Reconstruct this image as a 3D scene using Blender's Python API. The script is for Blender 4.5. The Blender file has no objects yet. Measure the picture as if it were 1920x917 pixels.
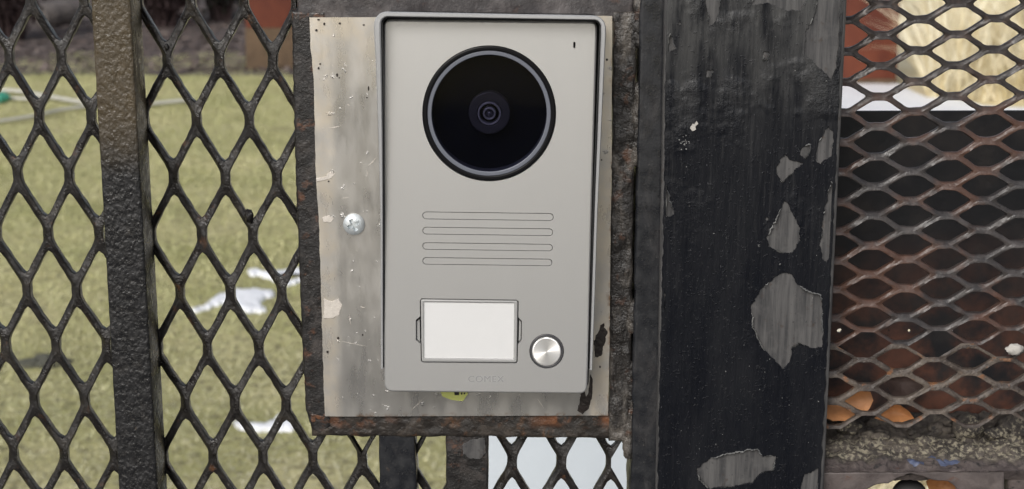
import bpy, math, random
import numpy as np
from mathutils import Vector, noise as mnoise
from mathutils.geometry import tessellate_polygon

random.seed(7)
rng = np.random.default_rng(7)
SC = bpy.context.scene
COL = SC.collection

# ---------------------------------------------------------------- camera
F = 3000.0                      # focal length in pixels of a 1920 wide frame
TILT = math.atan(.241)          # the phone looks slightly down at the gate
CD, CZ = .724, 1.45             # metres from gate plane, eye height
cam = bpy.data.cameras.new('camera')
camo = bpy.data.objects.new('camera', cam)
COL.objects.link(camo)
camo.location = (0, -CD, CZ)
camo.rotation_euler = (math.pi/2 - TILT, 0, 0)
cam.sensor_width = 36
cam.lens = 36*F/1920
cam.clip_start = .01
cam.clip_end = 2000
cam.dof.use_dof = True
cam.dof.focus_distance = .735
cam.dof.aperture_fstop = 21
SC.camera = camo

# ---------------------------------------------------------------- light
SUN_EL, SUN_ROT = math.radians(36), math.radians(203)
w = bpy.data.worlds.new('World')
SC.world = w
w.use_nodes = True
nt = w.node_tree
bg = nt.nodes['Background']
sky = nt.nodes.new('ShaderNodeTexSky')
sky.sky_type = 'NISHITA'
sky.sun_disc = False
sky.sun_elevation = SUN_EL
sky.sun_rotation = SUN_ROT
sky.air_density = 1.0
sky.dust_density = 3.0
hs = nt.nodes.new('ShaderNodeHueSaturation')     # thin overcast: the blue is washed out
hs.inputs['Saturation'].default_value = .42
nt.links.new(sky.outputs[0], hs.inputs['Color'])
nt.links.new(hs.outputs[0], bg.inputs[0])
bg.inputs[1].default_value = .1
sd = bpy.data.lights.new('sun', 'SUN')
sd.energy = 1.3
sd.angle = math.radians(24)
sd.color = (1, .97, .925)
so = bpy.data.objects.new('sun', sd)
COL.objects.link(so)
sv = Vector((math.sin(SUN_ROT)*math.cos(SUN_EL), math.cos(SUN_ROT)*math.cos(SUN_EL), math.sin(SUN_EL)))
so.rotation_euler = (-sv).to_track_quat('-Z', 'Y').to_euler()
so.location = (-3, -8, 12)

SC.view_settings.view_transform = 'Standard'
SC.view_settings.look = 'None'
SC.view_settings.gamma = 1
SC.view_settings.use_curve_mapping = False
SC.view_settings.exposure = 0.5

# ---------------------------------------------------------------- geometry helpers
ct, st = math.cos(TILT), math.sin(TILT)

def ray(px, py):
    a = (px-960)/F
    b = (458.5-py)/F
    return Vector((a, ct+b*st, -st+b*ct))

def W(px, py, Y):
    """measured picture position -> point on the upright plane y = Y"""
    d = ray(px, py)
    return Vector((0, -CD, CZ)) + d*((Y+CD)/d.y)

def G(px, py, z=0.0):
    """measured picture position -> point on the level plane z"""
    d = ray(px, py)
    return Vector((0, -CD, CZ)) + d*((z-CZ)/d.z)

def nz(p, s, seed=0.0):
    return mnoise.noise(Vector((p[0]*s+seed, p[1]*s-seed*.7, p[2]*s+seed*1.3)))

def link(name, verts, faces, mat, parent=None, smooth=35, kind=None, label=None):
    me = bpy.data.meshes.new(name)
    off = parent_off(parent)
    if isinstance(verts, np.ndarray):
        verts = (verts - np.array(off)).tolist()
    else:
        verts = [tuple(Vector(v)-off) for v in verts]
    me.from_pydata(verts, [], faces if not isinstance(faces, np.ndarray) else faces.tolist())
    if smooth is not None:
        me.shade_smooth()
        me.set_sharp_from_angle(angle=math.radians(smooth))
    me.materials.append(mat)
    o = bpy.data.objects.new(name, me)
    COL.objects.link(o)
    if parent:
        o.parent = parent
    if kind:
        o['kind'] = kind
    if label:
        o['label'] = label
    return o

def parent_off(p):
    off = Vector((0, 0, 0))
    while p is not None:
        off += p.location
        p = p.parent
    return off

def thing(name, label, cat, loc, group=None):
    o = bpy.data.objects.new(name, None)
    o.empty_display_size = .02
    COL.objects.link(o)
    o.location = loc
    return tag(o, label, cat, group)

def tag(o, label, cat, group=None):
    o['label'] = label
    o['category'] = cat
    if group:
        o['group'] = group
    return o

class MB:
    """collects verts and faces of one part"""
    def __init__(s):
        s.v = []
        s.f = []
    def add(s, v, f):
        n = len(s.v)
        s.v += [Vector(q) for q in v]
        s.f += [tuple(i+n for i in q) for q in f]
        return s
    def build(s, name, mat, parent=None, **k):
        return link(name, s.v, s.f, mat, parent, **k)

def area2(p):
    return sum(p[i][0]*p[(i+1) % len(p)][1]-p[(i+1) % len(p)][0]*p[i][1] for i in range(len(p)))/2

def offset2(p, d):
    """moves a closed counter-clockwise loop inwards by d"""
    n = len(p)
    out = []
    for i in range(n):
        a, b, c = p[i-1], p[i], p[(i+1) % n]
        e1 = Vector((b[0]-a[0], b[1]-a[1]))
        e2 = Vector((c[0]-b[0], c[1]-b[1]))
        if e1.length < 1e-9 or e2.length < 1e-9:
            out.append((b[0], b[1]))
            continue
        e1.normalize()
        e2.normalize()
        n1 = Vector((-e1.y, e1.x))
        n2 = Vector((-e2.y, e2.x))
        m = n1+n2
        k = max(m.dot(m)/2, .5)
        out.append((b[0]+m.x*d/k, b[1]+m.y*d/k))
    return out

def solid2(outer, holes, bevel, depth, hb=0.0, steps=1):
    """profile slab in (u, v, depth): front at 0, back at depth; returns verts, faces"""
    if area2(outer) < 0:
        outer = outer[::-1]
    holes = [h[::-1] if area2(h) > 0 else h for h in holes]   # clockwise
    v = []
    f = []
    front = []
    for k, lp in enumerate([outer]+holes):
        b = bevel if k == 0 else hb
        n = len(lp)
        rings = []
        if b > 0:
            for s in range(steps+1):
                t = s/steps*math.pi/2
                rings.append((offset2(lp, b*(1-math.sin(t))), b*(1-math.cos(t))))
        else:
            rings.append((lp, 0))
        rings.append((lp, depth))
        base = len(v)
        for r, d in rings:
            v += [(q[0], q[1], d) for q in r]
        for r in range(len(rings)-1):
            for i in range(n):
                j = (i+1) % n
                f.append((base+r*n+i, base+(r+1)*n+i, base+(r+1)*n+j, base+r*n+j))
        front.append((base, rings[0][0], base+(len(rings)-1)*n))
    flat = [Vector((q[0], q[1], 0)) for _, lp, _ in front for q in lp]
    fi = [b+i for b, lp, _ in front for i in range(len(lp))]
    bi = [b+i for _, lp, b in front for i in range(len(lp))]
    cap = len(v)                                   # caps have verts of their own, so they shade flat
    v += [v[i] for i in fi]
    v += [v[i] for i in bi]
    nf = len(fi)
    for t in tessellate_polygon([[Vector((q[0], q[1], 0)) for q in lp] for _, lp, _ in front]):
        a, b, c = (flat[i] for i in t)
        if (b-a).cross(c-a).z < 0:
            t = t[::-1]
        f.append(tuple(cap+i for i in t))
        f.append(tuple(cap+nf+i for i in t[::-1]))
    return v, f

def to2(pts, Y):
    return [(q.x, q.z) for q in (W(p[0], p[1], Y) for p in pts)]

def plate(mb, outer, holes, Yf, Yb, bevel=0.0, hb=0.0, steps=2):
    """upright slab: outlines measured on the plane Yf"""
    v, f = solid2(to2(outer, Yf), [to2(h, Yf) for h in holes], bevel, Yb-Yf, hb, steps)
    mb.add([(q[0], Yf+q[2], q[1]) for q in v], f)
    return mb

def arc(cx, cy, rx, ry, a0, a1, n):
    return [(cx+rx*math.cos(math.radians(a0+(a1-a0)*i/n)), cy+ry*math.sin(math.radians(a0+(a1-a0)*i/n))) for i in range(n+1)]

def circ(cx, cy, rx, ry=None, n=64):
    return arc(cx, cy, rx, ry or rx, 0, 360, n)[:-1]

def capsule(xl, yl, xr, yr, r, n=8):
    a = math.degrees(math.atan2(yr-yl, xr-xl))
    return arc(xr, yr, r, r, a-90, a+90, n)+arc(xl, yl, r, r, a+90, a+270, n)

def rounded(corners, radii, n=7):
    """closed polygon with filleted corners"""
    out = []
    m = len(corners)
    for i in range(m):
        a, b, c = (Vector(corners[(i+k-1) % m]) for k in range(3))
        r = radii[i] if isinstance(radii, (list, tuple)) else radii
        if r <= 0:
            out.append(tuple(b))
            continue
        p = b+(a-b).normalized()*r
        q = b+(c-b).normalized()*r
        for k in range(n+1):
            t = k/n
            e = p*(1-t)**2+b*2*t*(1-t)+q*t*t
            out.append((e.x, e.y))
    return out

def rag(pts, step, amp, seed=0.0, freq=.12):
    """subdivides an outline and makes it ragged like chipped paint"""
    out = []
    n = len(pts)
    for i in range(n):
        a, b = Vector(pts[i]), Vector(pts[(i+1) % n])
        k = max(1, int((b-a).length/step))
        for j in range(k):
            p = a.lerp(b, j/k)
            dx = mnoise.noise(Vector((p.x*freq, p.y*freq, seed)))+.5*mnoise.noise(Vector((p.x*freq*3, p.y*freq*3, seed+5)))
            dy = mnoise.noise(Vector((p.x*freq, p.y*freq, seed+11)))+.5*mnoise.noise(Vector((p.x*freq*3, p.y*freq*3, seed+17)))
            out.append((p.x+dx*amp, p.y+dy*amp))
    return out

def bar(mb, TL, TR, BR, BL, Yf, Yb, nx, ny, bev=.001, amp=0.0, sc=120, seed=0.0, edge=0.0, topcap=True, fn=None):
    """metal bar between four measured corners with rounded edges and an uneven painted skin"""
    a, b, c, d = (W(p[0], p[1], Yf) for p in (TL, TR, BR, BL))
    wid = max((b-a).length, 1e-6)
    hei = max((d-a).length, 1e-6)
    def params(n, L):
        e = min(bev/L, .3)
        ins = [0, e*.15, e*.5, e]
        mid = [e+(1-2*e)*i/n for i in range(1, n)]
        return ins+mid+[1-q for q in ins[::-1]]
    us, vs = params(nx, wid), params(ny, hei)
    def dip(t, L):
        x = min(t, 1-t)*L
        return bev*(1-math.sqrt(max(0, 1-(1-min(x/bev, 1))**2)))
    V = []
    for v in vs:
        for u in us:
            p = a.lerp(b, u).lerp(d.lerp(c, u), v)
            y = max(dip(u, wid), dip(v, hei))
            n = nz(p, sc, seed)+.5*nz(p, sc*2.7, seed+3)+.3*nz(p, sc*6, seed+9)
            if edge:
                if u in (0, 1) or u < .02 or u > .98:
                    p = p+Vector((edge*nz(p, sc*.8, seed+21), 0, 0))
                if v < .02 or v > .98:
                    p = p+Vector((0, 0, edge*nz(p, sc*.8, seed+31)))
            q = Vector((p.x, Yf+y-amp*n, p.z))
            if fn:
                q = fn(q, u, v)
            V.append(q)
    nu, nv = len(us), len(vs)
    Fc = [(j*nu+i, (j+1)*nu+i, (j+1)*nu+i+1, j*nu+i+1) for j in range(nv-1) for i in range(nu-1)]
    rim = [i for i in range(nu)]+[j*nu+nu-1 for j in range(1, nv)]+[(nv-1)*nu+i for i in range(nu-2, -1, -1)]+[j*nu for j in range(nv-2, 0, -1)]
    base = len(V)
    for i in rim:
        V.append(Vector((V[i].x, Yb, V[i].z)))
    m = len(rim)
    for k in range(m):
        l = (k+1) % m
        Fc.append((rim[k], rim[l], base+l, base+k))
    Fc.append(tuple(base+k for k in range(m)))
    return mb.add(V, Fc)

def lump(mb, c, r, seed=0.0, n=10, amp=.3, sq=(1, 1, 1)):
    """uneven blob"""
    V = []
    Fc = []
    for j in range(n+1):
        th = math.pi*j/n
        for i in range(2*n):
            ph = math.pi*i/n
            d = Vector((math.sin(th)*math.cos(ph), math.sin(th)*math.sin(ph), math.cos(th)))
            k = 1+amp*(nz(d, 1.6, seed)+.6*nz(d, 4, seed+4))
            V.append(Vector(c)+Vector((d.x*sq[0], d.y*sq[1], d.z*sq[2]))*r*k)
    m = 2*n
    for j in range(n):
        for i in range(m):
            Fc.append((j*m+i, (j+1)*m+i, (j+1)*m+(i+1) % m, j*m+(i+1) % m))
    return mb.add(V, Fc)

def tube(mb, pts, rad, n=8, closed_ends=True):
    V = []
    Fc = []
    for k, p in enumerate(pts):
        t = (Vector(pts[min(k+1, len(pts)-1)])-Vector(pts[max(k-1, 0)])).normalized()
        up = Vector((0, 0, 1)) if abs(t.z) < .9 else Vector((1, 0, 0))
        s = t.cross(up).normalized()
        u = s.cross(t)
        r = rad[k] if isinstance(rad, (list, tuple)) else rad
        for i in range(n):
            a = 2*math.pi*i/n
            V.append(Vector(p)+(s*math.cos(a)+u*math.sin(a))*r)
    for k in range(len(pts)-1):
        for i in range(n):
            Fc.append((k*n+i, k*n+(i+1) % n, (k+1)*n+(i+1) % n, (k+1)*n+i))
    if closed_ends:
        Fc.append(tuple(range(n))[::-1])
        Fc.append(tuple((len(pts)-1)*n+i for i in range(n)))
    return mb.add(V, Fc)

# ---------------------------------------------------------------- material helpers
class Mat:
    def __init__(s, name, rough=.5, metal=0.0, spec=.5, color=(.5, .5, .5)):
        s.m = bpy.data.materials.new(name)
        s.m.use_nodes = True
        s.t = s.m.node_tree
        s.b = s.t.nodes['Principled BSDF']
        s.set('Roughness', rough)
        s.set('Metallic', metal)
        s.set('Specular IOR Level', spec)
        s.set('Base Color', (*color, 1))
        s.nrm = None
        tc = s.t.nodes.new('ShaderNodeTexCoord')
        s.obj = s.t.nodes.new('ShaderNodeNewGeometry').outputs['Position']
        s.gen = tc.outputs['Generated']
    def set(s, k, v):
        if hasattr(v, 'is_linked') or isinstance(v, bpy.types.NodeSocket):
            s.t.links.new(v, s.b.inputs[k])
        else:
            s.b.inputs[k].default_value = v
        return s
    def n(s, typ, **k):
        nd = s.t.nodes.new(typ)
        for a, b in k.items():
            setattr(nd, a, b)
        return nd
    def vec(s, scale=(1, 1, 1), loc=(0, 0, 0), rot=(0, 0, 0)):
        mp = s.n('ShaderNodeMapping')
        mp.inputs['Scale'].default_value = scale
        mp.inputs['Location'].default_value = loc
        mp.inputs['Rotation'].default_value = rot
        s.t.links.new(s.obj, mp.inputs[0])
        return mp.outputs[0]
    def noise(s, scale, detail=3, rough=.55, stretch=(1, 1, 1), dist=0.0, loc=(0, 0, 0)):
        nd = s.n('ShaderNodeTexNoise')
        s.t.links.new(s.vec(stretch, loc), nd.inputs['Vector'])
        nd.inputs['Scale'].default_value = scale
        nd.inputs['Detail'].default_value = detail
        nd.inputs['Roughness'].default_value = rough
        nd.inputs['Distortion'].default_value = dist
        return nd.outputs['Fac']
    def vor(s, scale, stretch=(1, 1, 1), feature='F1'):
        nd = s.n('ShaderNodeTexVoronoi', feature=feature)
        s.t.links.new(s.vec(stretch), nd.inputs['Vector'])
        nd.inputs['Scale'].default_value = scale
        return nd.outputs['Distance']
    def rng(s, f, a, b, lo=0.0, hi=1.0):
        nd = s.n('ShaderNodeMapRange')
        nd.interpolation_type = 'SMOOTHSTEP'
        s.t.links.new(f, nd.inputs[0])
        for i, q in enumerate((a, b, lo, hi)):
            nd.inputs[i+1].default_value = q
        return nd.outputs[0]
    def axis(s, ax):
        nd = s.n('ShaderNodeSeparateXYZ')
        s.t.links.new(s.obj, nd.inputs[0])
        return nd.outputs[ax]
    def math(s, op, a, b):
        nd = s.n('ShaderNodeMath', operation=op)
        for i, q in enumerate((a, b)):
            if isinstance(q, (int, float)):
                nd.inputs[i].default_value = q
            else:
                s.t.links.new(q, nd.inputs[i])
        return nd.outputs[0]
    def mix(s, f, a, b):
        nd = s.n('ShaderNodeMix', data_type='RGBA')
        for i, q in ((0, f), (6, a), (7, b)):
            if isinstance(q, tuple):
                nd.inputs[i].default_value = (*q, 1)
            elif isinstance(q, (int, float)):
                nd.inputs[i].default_value = q
            else:
                s.t.links.new(q, nd.inputs[i])
        return nd.outputs[2]
    def bump(s, h, dist, strength=1.0):
        nd = s.n('ShaderNodeBump')
        nd.inputs['Strength'].default_value = strength
        nd.inputs['Distance'].default_value = dist
        s.t.links.new(h, nd.inputs['Height'])
        if s.nrm is not None:
            s.t.links.new(s.nrm, nd.inputs['Normal'])
        s.nrm = nd.outputs[0]
        s.t.links.new(s.nrm, s.b.inputs['Normal'])
        return s
    def rand(s):
        g = s.n('ShaderNodeNewGeometry')
        return g.outputs['Random Per Island']

def simple(name, color, rough=.5, metal=0.0, var=.15, scale=200, bump=0.0, bscale=600, spec=.5):
    m = Mat(name, rough, metal, spec)
    lo = tuple(c*(1-var) for c in color)
    hi = tuple(min(1, c*(1+var)) for c in color)
    m.set('Base Color', m.mix(m.noise(scale, 4), lo, hi))
    if bump:
        m.bump(m.noise(bscale, 3), bump)
    return m.m

# black gate paint, brushed on thick, with dust and rust
def gate_paint(name, base=(.016, .014, .014), dust=(.07, .062, .056), rust=(.12, .045, .018), dustlo=.5, dusthi=.75, rustlo=.62, rusthi=.75, rough=.42, b1=.0006, b2=.00025, streak=1.0, seed=0.0, spec=.5):
    m = Mat(name, rough, 0, spec)
    L = (seed, seed, seed)
    c = m.mix(m.rng(m.noise(90, 6, .65, (1, 1, streak), .6, L), dustlo, dusthi), base, dust)
    c = m.mix(m.rng(m.noise(140, 5, .6, (1, 1, 1), .3, (seed+3, 1, 2)), rustlo, rusthi), c, rust)
    c = m.mix(m.rng(m.noise(900, 2), .62, .8, 0, .55), c, (.13, .12, .11))
    m.set('Base Color', c)
    m.set('Roughness', m.rng(m.noise(160, 4), .3, .7, rough-.14, rough+.2))
    m.bump(m.noise(220, 4, .6, (1, 1, streak)), b1)
    m.bump(m.noise(900, 3), b2)
    return m

M = {}
M['mesh'] = gate_paint('mesh_paint', (.011, .0095, .009), (.038, .032, .025), (.085, .04, .02), .5, .78, .6, .78, .36, .0008, .0003).m

m = gate_paint('bar_paint', (.012, .012, .013), (.04, .037, .034), (.05, .035, .02), .55, .8, .7, .8, .3, .0001, .0001)
z = m.axis(2)
glinting = m.rng(m.math('ADD', z, m.math('MULTIPLY', m.noise(70, 4), .02)), 1.315, 1.355)       # warm reflection painted into the upper bar as a bronze tint
m.set('Base Color', m.mix(glinting, m.b.inputs['Base Color'].links[0].from_socket, m.mix(m.noise(300, 4), (.040, .031, .019), (.092, .071, .044))))
m.set('Roughness', .27)
m.bump(m.rng(m.noise(560, 3, .5, (1, 1, .7)), .3, .7), .00032)
M['bar'] = m.m

m = gate_paint('frame_paint', (.012, .011, .011), (.05, .043, .04), (.10, .045, .025), .46, .74, .56, .72, .4, .0005, .0003)
M['frame'] = m.m
m = gate_paint('frame_dull_paint', (.036, .032, .033), (.088, .078, .077), (.075, .048, .04), .42, .72, .6, .78, .42, .0004, .0002, .6)
M['frame_top'] = m.m
m = gate_paint('rusty_frame_paint', (.018, .015, .013), (.065, .052, .042), (.10, .05, .025), .44, .75, .55, .75, .42, .0006, .0003)
z = m.axis(2)
x = m.axis(0)
PB = W(900, 782, 0).z
edge = m.rng(m.math('ADD', z, m.math('MULTIPLY', m.noise(110, 5, .6), .008)), PB-.0035, PB+.003)
blot = m.rng(m.noise(75, 4, .6, (1, 1, 1), .4), .45, .62)
xs = m.axis(0)
where = m.math('MAXIMUM', m.rng(xs, W(960, 790, 0).x, W(1060, 790, 0).x), m.math('MULTIPLY', m.rng(xs, W(760, 790, 0).x, W(690, 790, 0).x), .7))
edge = m.math('MULTIPLY', edge, where)
m.set('Base Color', m.mix(m.math('MULTIPLY', edge, blot), m.b.inputs['Base Color'].links[0].from_socket, m.mix(m.noise(350, 4), (.12, .045, .02), (.24, .10, .045))))
M['frame_rust'] = m.m
m = gate_paint('weld_strip_paint', (.016, .014, .013), (.13, .115, .10), (.08, .038, .022), .46, .70, .56, .74, .38, .0012, .0006, .35)
M['weld'] = m.m
M['edge_bar'] = gate_paint('edge_bar_paint', (.012, .013, .016), (.04, .038, .039), (.04, .028, .022), .5, .78, .68, .8, .36, .00025, .0001, .3).m

# big post: black top coat and grey under coat
m = Mat('post_top_coat', .34, 0, .17)
c = m.mix(m.rng(m.noise(60, 5, .6, (1, 1, .25)), .4, .75), (.0058, .0066, .0095), (.011, .0118, .0145))
c = m.mix(m.rng(m.noise(1400, 2, .5, (1, 1, .5)), .68, .78, 0, .7), c, (.12, .12, .13))
z = m.axis(2)
top_grey = m.math('MULTIPLY', m.rng(m.math('ADD', z, m.math('MULTIPLY', m.noise(40, 5, .65), .05)), 1.335, 1.435), m.rng(m.noise(120, 5, .65, (1, 1, .18)), .3, .62))  # coat turns greyer in blotches towards the top
c = m.mix(top_grey, c, (.075, .075, .074))
streak = m.math('MULTIPLY', m.rng(m.noise(620, 5, .65, (1, 1, .07)), .5, .72), m.rng(m.axis(2), 1.22, 1.36, .12, 1))
c = m.mix(m.math('MULTIPLY', streak, .22), c, (.075, .074, .074))
m.set('Base Color', c)
m.set('Roughness', m.rng(m.noise(120, 4, .6, (1, 1, .2)), .3, .7, .24, .42))
m.bump(m.noise(420, 4, .6, (1, 1, .05)), .0003)
m.bump(m.noise(190, 5, .65, (1, 1, .12)), .0009)
m.bump(m.math('MULTIPLY', m.noise(170, 5, .7), m.math('MULTIPLY', m.rng(m.noise(32, 3), .48, .62), m.rng(m.axis(2), 1.27, 1.36, .15, 1))), .0022)
m.bump(m.rng(m.noise(700, 2), .6, .75), .0002)
M['post_coat'] = m.m
m = Mat('post_under_coat', .5, 0, .3)
c = m.mix(m.rng(m.noise(420, 5, .65, (1, 1, .06)), .3, .7), (.038, .038, .040), (.104, .101, .10))
c = m.mix(m.rng(m.noise(500, 3), .62, .72, 0, .6), c, (.02, .02, .022))
c = m.mix(m.rng(m.noise(130, 5, .65), .48, .72, 0, .55), c, (.105, .102, .10))
c = m.mix(m.rng(m.noise(170, 5, .65, (1, 1, 1), 0, (3, 3, 3)), .6, .7, 0, .6), c, (.05, .035, .028))
m.set('Base Color', c)
m.bump(m.noise(500, 3, .6, (1, 1, .06)), .0002)
M['post_under'] = m.m

M['flake'] = simple('lifted_paint', (.20, .20, .195), .35, 0, .4, 400, .0002, 600)  # paint specks; on the lifted rims the pale tone paints a highlight
# right panel
m = gate_paint('mesh_worn_paint', (.036, .032, .032), (.085, .068, .06), (.115, .052, .032), 2, 3, 2, 3, .5, .0004, .0002)
m.set('Base Color', m.mix(m.rng(m.noise(38, 4, .6), .44, .62), m.mix(m.rng(m.noise(120, 5), .35, .7), (.026, .023, .023), (.058, .050, .048)), m.mix(m.noise(200, 4), (.042, .026, .020), (.105, .052, .036))))
z = m.axis(2)
black = m.rng(m.math('ADD', z, m.math('MULTIPLY', m.noise(35, 4), .05)), 1.355, 1.385)
m.set('Base Color', m.mix(black, m.b.inputs['Base Color'].links[0].from_socket, m.mix(m.rng(m.noise(160, 4), .5, .75), (.022, .017, .015), (.07, .05, .04))))
m.set('Roughness', m.rng(m.noise(260, 3), .3, .7, .3, .6))
M['mesh_worn'] = m.m
m = gate_paint('mesh_low_paint', (.042, .032, .027), (.105, .084, .068), (.20, .09, .04), .4, .65, .55, .7, .5, .0008, .0005)
M['mesh_low'] = m.m
m = Mat('black_sheet', .5, 0, .4)
z = m.axis(2)
r = m.rng(m.math('ADD', z, m.math('MULTIPLY', m.noise(22, 5, .6), .08)), 1.32, 1.225)
c = m.mix(m.rng(m.noise(60, 5), .4, .75), (.012, .0125, .0155), (.030, .026, .026))
c = m.mix(m.math('MULTIPLY', r, m.rng(m.noise(45, 5, .6), .35, .62)), c, m.mix(m.noise(180, 4), (.075, .036, .026), (.14, .055, .035)))
m.set('Base Color', c)
m.bump(m.noise(200, 4), .0003)
M['black_sheet'] = m.m
m = Mat('crust', .75)
c = m.mix(m.rng(m.noise(70, 6, .6), .38, .66), (.038, .032, .029), (.105, .088, .074))
yb = m.math('ADD', m.axis(1), m.math('MULTIPLY', m.noise(90, 4), .008))
band = m.math('MULTIPLY', m.rng(yb, .033, .027), m.rng(yb, .011, .017))
c = m.mix(m.math('MULTIPLY', m.rng(m.noise(460, 4, .6), .47, .60), m.math('ADD', m.math('MULTIPLY', band, .8), .1)), c, (.30, .27, .20))
c = m.mix(m.math('MULTIPLY', m.rng(yb, .013, .009), .6), c, (.10, .078, .078))
c = m.mix(m.rng(m.noise(330, 4, .6, (1, 1, 1), 0, (4, 2, 1)), .56, .7), c, (.022, .02, .02))
m.set('Base Color', c)
m.bump(m.noise(500, 5, .7), .0012)
M['crust'] = m.m
M['rail_steel'] = gate_paint('rail_worn_steel', (.075, .062, .06), (.12, .10, .095), (.10, .05, .035), .4, .7, .6, .75, .4, .0004, .0002).m
M['blue_paint'] = simple('blue_paint', (.07, .085, .14), .5, 0, .5, 160, .0004, 500)
M['housing_shade_black'] = simple('housing_shade_black', (.008, .008, .009), .45, 0, .2, 300)  # housing plastic, also the painted shade inside the hood

# stainless backing plate
m = Mat('stainless_plate', .36, .75)
c = m.mix(m.rng(m.noise(19, 4, .5, (1, 1, .6), .3), .38, .62), (.46, .45, .435), (.57, .555, .53))
lx = W(627, 400, 0).x
rx = W(1118, 400, 0).x
x = m.axis(0)
xn = m.math('ADD', x, m.math('MULTIPLY', m.noise(60, 4), .006))
lip = m.math('MAXIMUM', m.rng(xn, lx+.006, lx+.0005), m.rng(xn, rx-.001, rx+.003))
zt = m.rng(m.math('ADD', m.axis(2), m.math('MULTIPLY', m.noise(50, 3), .012)), 1.352, 1.385)
c = m.mix(m.math('MULTIPLY', m.math('MULTIPLY', m.math('MAXIMUM', lip, zt), m.rng(m.noise(85, 5, .6), .3, .65, .15, 1)), .62), c, m.mix(m.noise(40, 4), (.56, .49, .38), (.70, .62, .50)))       # cream reflection painted into the lip and the top
c = m.mix(m.rng(m.noise(220, 5, .65, (1, 1, .2)), .54, .76, 0, .45), c, (.38, .365, .34))
bz = W(900, 779, 0).z
rust_e = m.math('MAXIMUM', m.rng(m.math('ADD', m.axis(2), m.math('MULTIPLY', m.noise(160, 4), .006)), bz+.0052, bz+.002), m.rng(m.math('SUBTRACT', m.axis(0), m.math('MULTIPLY', m.noise(160, 4), .005)), W(1141, 600, 0).x-.0042, W(1141, 600, 0).x-.0005))
c = m.mix(m.math('MULTIPLY', rust_e, m.rng(m.noise(210, 4, .6), .45, .65)), c, (.24, .13, .06))
m.set('Base Color', c)
m.set('Roughness', m.rng(m.noise(120, 5, .6, (1, 1, .3)), .3, .7, .24, .42))
m.set('Metallic', m.math('SUBTRACT', .84, m.math('MULTIPLY', m.math('MAXIMUM', lip, zt), .25)))
m.bump(m.noise(60, 3, .5, (1, 1, .25)), .0004, .6)
m.bump(m.rng(m.noise(230, 4, .6), .66, .74), .0003)
M['plate'] = m.m
M['tar'] = simple('dark_tar', (.016, .011, .010), .35, 0, .4, 300, .0004, 500)
M['adhesive'] = simple('dried_adhesive', (.54, .50, .45), .5, 0, .12, 300, .0003, 500)
M['zinc'] = simple('zinc_screw', (.62, .66, .68), .42, .55, .15, 500, .00008, 900)
M['sticker'] = simple('sticker_paper', (.62, .66, .20), .6, 0, .12, 300)
M['ink'] = simple('black_ink', (.012, .012, .012), .6, 0, .2, 300)

# intercom
m = Mat('satin_aluminium_paint', .36, .72)
m.set('Base Color', m.mix(m.math('ADD', m.math('MULTIPLY', m.noise(2600, 2), .5), m.math('MULTIPLY', m.noise(45, 5, .6, (1, 1, .35)), .5)), (.565, .565, .563), (.62, .62, .618)))
m.bump(m.noise(4000, 2), .00003)
m.bump(m.noise(900, 4, .6, (1, 1, .02)), .00002)
M['face'] = m.m
M['hood'] = simple('hood_paint', (.40, .405, .41), .42, .3, .05, 900, .00003, 2500)
m = Mat('brushed_steel_button', .42, .75, color=(.93, .92, .90))
m.set('Anisotropic', .9)
tg = m.n('ShaderNodeTangent', direction_type='RADIAL', axis='Y')
m.t.links.new(tg.outputs[0], m.b.inputs['Tangent'])
M['button'] = m.m
M['bezel'] = simple('bezel_plastic', (.05, .05, .055), .4, 0, .1, 400)
M['card'] = simple('name_card', (.73, .73, .73), .6, 0, .015, 400)
M['clear_frame'] = simple('grey_clear_plastic', (.33, .33, .325), .25, 0, .06, 400)
M['logo'] = simple('grey_print', (.27, .27, .275), .5, 0, .05, 800)
M['lens_ring'] = simple('lens_ring_plastic', (.13, .14, .17), .45, .1, .08, 500)
M['gloss_black'] = simple('gloss_black_plastic', (.004, .004, .005), .4, 0, 0, 5, 0, 5, .15)
M['lens_cup'] = simple('lens_cup', (.003, .0045, .0105), .9, 0, 0, 5, 0, 5, .1)
M['lens_barrel'] = simple('lens_barrel', (.045, .045, .055), .4, 0, .1, 500)
M['lens_inner'] = simple('lens_inner', (.34, .34, .36), .3, 0, .1, 500)
M['lens_glass'] = simple('lens_glass', (.09, .09, .11), .12, 0, .6, 500)  # paler base colour stands in for a glint on the lens

def pane_mat(name, tint, ior=1.45, rough=.02):
    pm = bpy.data.materials.new(name)
    pm.use_nodes = True
    t = pm.node_tree
    t.nodes.remove(t.nodes['Principled BSDF'])
    out = t.nodes['Material Output']
    tr = t.nodes.new('ShaderNodeBsdfTransparent')
    tr.inputs[0].default_value = (*tint, 1)
    gl = t.nodes.new('ShaderNodeBsdfGlossy')
    gl.inputs['Roughness'].default_value = rough
    fr = t.nodes.new('ShaderNodeFresnel')
    fr.inputs[0].default_value = ior
    mx = t.nodes.new('ShaderNodeMixShader')
    ge = t.nodes.new('ShaderNodeNewGeometry')      # only the outer face reflects
    inv = t.nodes.new('ShaderNodeMath')
    inv.operation = 'SUBTRACT'
    inv.inputs[0].default_value = 1
    t.links.new(ge.outputs['Backfacing'], inv.inputs[1])
    mu = t.nodes.new('ShaderNodeMath')
    mu.operation = 'MULTIPLY'
    t.links.new(fr.outputs[0], mu.inputs[0])
    t.links.new(inv.outputs[0], mu.inputs[1])
    t.links.new(mu.outputs[0], mx.inputs[0])
    t.links.new(tr.outputs[0], mx.inputs[1])
    t.links.new(gl.outputs[0], mx.inputs[2])
    t.links.new(mx.outputs[0], out.inputs[0])
    return pm
M['smoked'] = pane_mat('smoked_pane', (.55, .55, .62), 1.28, .05)
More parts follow.
